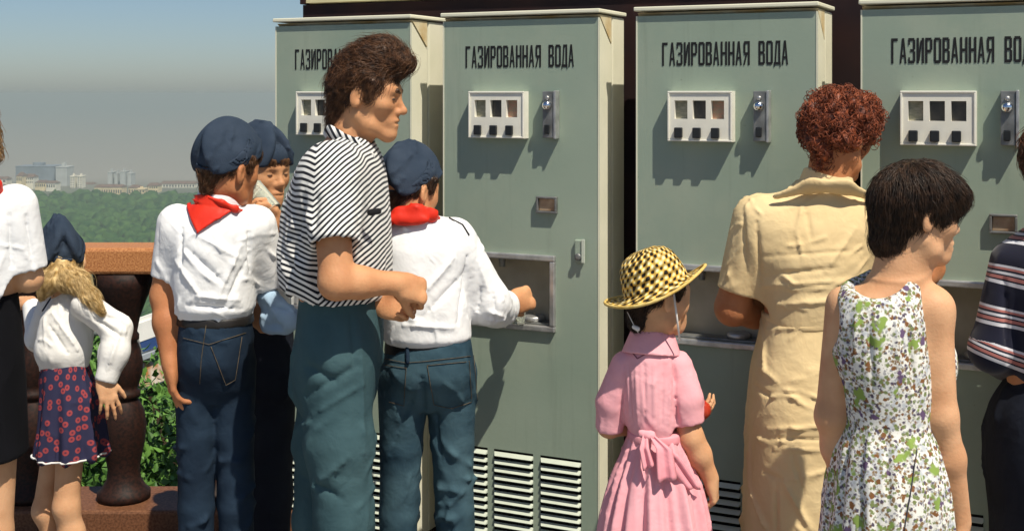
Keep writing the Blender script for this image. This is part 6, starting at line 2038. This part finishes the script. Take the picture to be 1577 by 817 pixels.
    strands("strands", hm, org, surf_verts(hm), lambda Q: np.tile(-U_ - 0.2 * F_, (len(Q), 1)), hs.at, 3200, 7, 0.009, 0.016, 0.0011, m_w, 15, jitter=0.5, wave=0.9)
sweater_person()
# ---- person in white shirt cut by the left edge ----------------------------------------
def left_person():
    Y0 = 3.45
    P = lambda x, y, dy=0.0: W(x, y, Y0 + dy)
    Z = lambda y: P(0, y)[2]
    X = lambda x: P(x, 0)[0]
    org = P(-35, 800); org[2] = 0
    r = empty("person", org)
    tag(r, "person in white shirt, red neckerchief and black skirt, cut by frame", "person")
    fr = head_frame(P(-58, 210, 0.0), -20, -3, 0, 0.98)
    shl, shr = P(-110, 315, 0.0), P(22, 318, 0.0)
    ell_, elr = P(-128, 430, 0.0), P(44, 428, 0.02)
    wrl, wrr = P(-90, 440, 0.22), P(12, 442, 0.22)
    hl, hr = P(-70, 600, 0.0), P(-12, 600, 0.0)
    kl_, kr = P(-70, 820, 0.0), P(-12, 820, 0.0)
    al, ar = P(-70, 1010, 0.02), P(-12, 1010, 0.02)
    b = Shape(); head(b, fr)
    b.cone(fr.w((0, -0.022, -0.035)), P(-50, 310), 0.050, 0.056, 0.03)
    b.loft([(Z(600), X(-42), Y0, 0.12, 0.09), (Z(450), X(-42), Y0, 0.11, 0.08), (Z(340), X(-44), Y0, 0.13, 0.085), (Z(300), X(-46), Y0, 0.08, 0.06)], 0.04)
    for sh, el, wr in ((shl, ell_, wrl), (shr, elr, wrr)):
        b.cone(sh, el, 0.042, 0.038, 0.02); b.cone(el, wr, 0.036, 0.025, 0.02)
    hand(b, wrr, A3([-0.6, 0.6, 0.1]), A3([0, 0, 1]), side=1, sc=0.9); hand(b, wrl, A3([0.6, 0.6, 0.1]), A3([0, 0, 1]), side=-1, sc=0.9)
    legs(b, (hl, hr), (kl_, kr), (al, ar), (0.075, 0.054, 0.054, 0.036))
    grow("body", b, m_skin_lt, r, org, 0.0065, [(-1, 0.3, 0.02)], relaxes=1)
    s = Shape(); sec = []
    for y, xa, xb, ry in ((460, -108, 30, 0.115), (445, -118, 40, 0.128), (400, -116, 38, 0.128), (340, -114, 34, 0.120), (310, -104, 20, 0.10), (290, -84, -6, 0.08), (275, -74, -24, 0.066)):
        sec.append((Z(y), (X(xa) + X(xb)) / 2, Y0, (X(xb) - X(xa)) / 2, ry))
    s.loft(sec, 0.0)
    s.sleeve(shr, P(42, 415, 0.015), 0.064, 0.054, 0.04); s.sleeve(shl, P(-126, 415, 0.015), 0.064, 0.054, 0.04)
    s.cone(P(-48, 285, 0.0), P(-52, 240, 0.0), 0.055, 0.06, 0.004, mode='s')
    sh_ = grow("shirt", s, m_white, r, org, 0.005, None, [dict(n=26, dirn=(0.3, 0, -0.8), length=0.14, w=0.007, amp=0.008, seed=101)],
               [(P(14, 330, -0.08), P(20, 430, -0.09), 0.012, -0.014), (P(40, 330, -0.03), P(52, 410, -0.03), 0.010, -0.012)])
    k = Shape(); k.chain([P(-90, 292, -0.05), P(-48, 276, -0.085), P(-8, 284, -0.06), P(0, 300, -0.03)], [0.012, 0.018, 0.017, 0.014], 0.012)
    grow("neckerchief", k, m_scarf, r, org, 0.005)
    t = Shape(); sec = []
    for y, xa, xb, ry in ((702, -116, 36, 0.15), (600, -112, 32, 0.145), (520, -106, 28, 0.13), (452, -100, 22, 0.108)):
        sec.append((Z(y), (X(xa) + X(xb)) / 2, Y0, (X(xb) - X(xa)) / 2, ry))
    t.loft(sec, 0.0)
    t.loft([(Z(720), X(-40), Y0, 0.115, 0.12), (Z(670), X(-40), Y0, 0.11, 0.12)], 0.003, mode='s')
    grow("skirt", t, mat("black skirt cloth", (0.006, 0.006, 0.008), 0.85, 0.1, var=0.2, vscale=9), r, org, 0.008, None, [dict(n=14, dirn=(0.05, 0, 1), length=0.2, w=0.016, amp=0.010, seed=103)])
    shoes(r, org, (al, ar), (-0.3, 1), 0.95)
    hs = Shape(); hs.ell((0, -0.006, 0.044), (0.090, 0.104, 0.094), 0, fr)
    hs.cone((0, -0.05, 0.02), (0, -0.058, -0.070), 0.060, 0.045, 0.03, fr)
    hs.cone((0.076, -0.01, 0.0), (0.092, -0.02, -0.055), 0.024, 0.014, 0.02, fr)
    hs.ell((0, 0.155, -0.030), (0.15, 0.092, 0.085), 0.010, fr, 's')
    m_w = hairmat("fair brown hair", (0.13, 0.075, 0.030), (0.30, 0.18, 0.075))
    hm = grow("hair", hs, m_w, r, org, 0.006, wob=0.004, wscale=60)
    U_ = fr.d((0, 0, 1))
    strands("strands", hm, org, surf_verts(hm), lambda Q: np.tile(-U_, (len(Q), 1)), hs.at, 1500, 6, 0.010, 0.012, 0.0011, m_w, 25, jitter=0.35)
left_person()

# ---- small blonde girl leaning at the balustrade -------------------------------------------
def girl_blonde():
    Y0 = 3.92
    P = lambda x, y, dy=0.0: W(x, y, Y0 + dy)
    Z = lambda y: P(0, y)[2]
    X = lambda x: P(x, 0)[0]
    org = P(100, 817); org[2] = 0
    r = empty("person", org)
    tag(r, "small blonde girl in navy cap, white blouse and flowered skirt, leaning forward", "person")
    fr = head_frame(P(92, 404, 0.03), -28, -14, 0, 0.86)
    shl, shr = P(82, 466, 0.10), P(136, 470, -0.06)
    ell_, elr = P(62, 520, 0.16), P(180, 506, -0.05)
    wrl, wrr = P(50, 470, 0.28), P(160, 584, -0.10)
    hl, hr = P(96, 640, 0.045), P(112, 640, -0.03)
    kl_, kr = P(70, 785, 0.02), P(102, 780, -0.05)
    al, ar = P(118, 900, 0.06), P(128, 905, -0.02)
    b = Shape(); head(b, fr, child=1.0)
    b.cone(fr.w((0, -0.02, -0.04)), P(108, 470, 0.02), 0.040, 0.044, 0.025)
    b.chain([P(108, 480, 0.02), P(102, 540, 0.0), P(106, 630, 0.0)], [0.058, 0.058, 0.060], 0.04)
    for sh, el, wr in ((shl, ell_, wrl), (shr, elr, wrr)):
        b.cone(sh, el, 0.032, 0.028, 0.02); b.cone(el, wr, 0.027, 0.020, 0.02)
    hand(b, wrr, A3([0.28, -0.15, -0.95]), A3([-0.55, 0.8, 0.0]), (14, 10, 12, 16), (0.75, 0.75, 0.0), side=1, sc=0.72, spread=0.16)
    hand(b, wrl, A3([-0.5, 0.6, 0.2]), A3([0, 0, -1]), side=1, sc=0.75)
    legs(b, (hl, hr), (kl_, kr), (al, ar), (0.044, 0.039, 0.038, 0.028))
    grow("body", b, m_skin_lt, r, org, 0.0045, [(-1, 0.15, 0.02)], relaxes=1)
    m_bl = cloth("white voile blouse", (0.74, 0.74, 0.73), (0.80, 0.79, 0.76))
    s = Shape()
    s.chain([P(112, 466, 0.02), P(103, 500, 0.01), P(98, 535, 0.0), P(100, 560, 0.0)], [0.064, 0.074, 0.076, 0.070], 0.04)
    s.ell(P(96, 540, 0.0), (0.072, 0.078, 0.042), 0.03)
    s.cone(shr + A3([-0.01, 0, 0]), elr, 0.044, 0.045, 0.02); s.cone(elr, P(176, 545, -0.08), 0.045, 0.043, 0.02); s.sleeve(P(178, 540, -0.075), P(162, 588, -0.10), 0.042, 0.030, 0.02)
    s.cone(shl, ell_, 0.048, 0.046, 0.03); s.sleeve(ell_, wrl, 0.044, 0.030, 0.02)
    st = [(P(80, 480, -0.1), P(120, 540, -0.1), 0.011, 0.013), (P(75, 500, -0.1), P(105, 545, -0.1), 0.010, -0.013), (P(140, 470, -0.12), P(185, 490, -0.12), 0.010, 0.013), (P(145, 490, -0.12), P(190, 520, -0.12), 0.011, -0.014), (P(185, 510, -0.1), P(165, 570, -0.12), 0.010, 0.012), (P(100, 470, -0.1), P(85, 520, -0.1), 0.010, -0.010)]
    bl = grow("blouse", s, m_bl, r, org, 0.0045, None, [dict(n=34, dirn=(0.5, 0, -0.6), length=0.10, w=0.007, amp=0.010, seed=111), dict(n=14, dirn=(0.2, 0, -0.9), length=0.10, w=0.006, amp=0.008, seed=112, mask=lambda V: V[:, 0] > X(140))], st)
    seam("collar_braid", tree_of(bl), [(66, 478), (78, 460), (96, 447), (118, 445)], 0.0028, mat("navy braid", (0.02, 0.025, 0.05), 0.8, 0.1, var=0.2, vscale=30), bl, org, 0.002)
    # skirt
    k = Shape(); sec = []
    for y, xa, xb, ry in ((699, 58, 163, 0.118), (660, 64, 158, 0.112), (610, 66, 150, 0.098), (575, 66, 138, 0.084), (552, 68, 132, 0.074)):
        sec.append((Z(y), (X(xa) + X(xb)) / 2, Y0, (X(xb) - X(xa)) / 2, ry))
    k.loft(sec, 0.0)
    k.loft([(Z(720), X(108), Y0, 0.096, 0.10), (Z(672), X(108), Y0, 0.09, 0.095)], 0.003, mode='s')
    m_sk = mat("flowered navy cotton", (0.03, 0.03, 0.08), 0.85, 0.1)
    nt, p = nodes_of(m_sk)
    at = nt.nodes.new("ShaderNodeAttribute"); at.attribute_name = "pat"
    vo = nt.nodes.new("ShaderNodeTexVoronoi"); vo.voronoi_dimensions = '2D'; vo.inputs['Scale'].default_value = 33; vo.inputs['Randomness'].default_value = 0.8
    nt.links.new(at.outputs['Vector'], vo.inputs['Vector'])
    rp = nt.nodes.new("ShaderNodeValToRGB"); rp.color_ramp.interpolation = 'LINEAR'
    E = rp.color_ramp.elements
    N_, R_ = (0.030, 0.030, 0.068, 1), (0.30, 0.055, 0.060, 1)
    E[0].position = 0; E[0].color = (0.10, 0.03, 0.06, 1); E[1].position = 1; E[1].color = N_
    for q_, c_ in ((0.08, (0.10, 0.03, 0.06, 1)), (0.13, R_), (0.26, R_), (0.32, N_)):
        e_ = E.new(q_); e_.color = c_
    nt.links.new(vo.outputs['Distance'], rp.inputs[0]); nt.links.new(rp.outputs[0], p.inputs['Base Color'])
    def pat(V, N):
        a = np.arctan2(V[:, 1] - Y0, V[:, 0] - X(108))
        return np.stack([a * 0.11, V[:, 2], 0 * a], 1)
    def pleat(V, N):
        a = np.arctan2(V[:, 1] - Y0, V[:, 0] - X(108)); h = np.clip((Z(560) - V[:, 2]) / 0.25, 0, 1)
        return V + N * (0.010 * h * (np.sin(a * 9 + 0.7) + 0.4 * np.sin(a * 17)))[:, None]
    sk = grow("skirt", k, m_sk, r, org, 0.006, None, [dict(n=10, dirn=(0.1, 0, 1), length=0.12, w=0.010, amp=0.008, seed=113)], pat=pat, post=pleat)
    V, F = SURF[sk.name]
    ring = []
    for i in range(60):
        a = 2 * math.pi * i / 60
        q = A3([X(108) + 0.107 * math.cos(a), Y0 + 0.117 * math.sin(a), Z(696)])
        j = np.argmin(np.linalg.norm(V - q, axis=1) + 2 * np.abs(V[:, 2] - Z(696)))
        d = nrm([math.cos(a), math.sin(a), 0]); ring.append(V[j] + d * 0.003 - org)
    ring.append(ring[0])
    MB().tube(ring, 0.0032, 6).build("hem_braid", mat("white braid", (0.75, 0.74, 0.72), 0.7, 0.1, var=0.05, vscale=20), sk, True)
    shoes(r, org, (al, ar), (-0.7, 0.7), 0.75)
    # loose blonde hair in two bunches
    hs = Shape(); hs.ell((0, -0.004, 0.030), (0.080, 0.094, 0.084), 0, fr)
    hs.cone((0, -0.045, 0.0), (0, -0.05, -0.060), 0.050, 0.036, 0.03, fr)
    hs.ell(P(98, 430, -0.045), (0.074, 0.024, 0.034), 0.03)
    hs.chain([P(76, 434, -0.05), P(68, 450, -0.05)], [0.024, 0.010], 0.02)
    hs.chain([P(120, 436, -0.06), P(140, 458, -0.085), P(154, 476, -0.095)], [0.022, 0.015, 0.005], 0.02)
    hs.half(*cap_lid(fr, 26, 1.0))
    hs.ell((0, 0.155, -0.030), (0.15, 0.092, 0.085), 0.010, fr, 's')
    m_y = hairmat("wheat blonde hair", (0.46, 0.29, 0.10), (0.80, 0.60, 0.30), 0.42, 0.4)
    def wav(V, N): return V + N * (0.010 * np.abs(vnoise(V * 40, 1)) + 0.004 * vnoise(V * 80, 2) - 0.002)[:, None]
    hm = grow("hair", hs, m_y, r, org, 0.0045, post=wav)
    def flow(Q):
        d = np.tile(A3([0.0, 0, -1.0]), (len(Q), 1)); d[:, 0] = np.sign(Q[:, 0] - X(98)) * 0.5
        return d
    lid = cap_lid(fr, 26, 1.0); Vr = surf_verts(hm); Vr = Vr[(Vr - A3(lid[0])) @ A3(lid[1]) < -0.006]
    strands("strands", hm, org, Vr, flow, hs.at, 4200, 10, 0.011, 0.012, 0.0007, m_y, 35, jitter=0.16, wave=0.4)
    pilotka(r, org, fr, 26, 1.0)
girl_blonde()
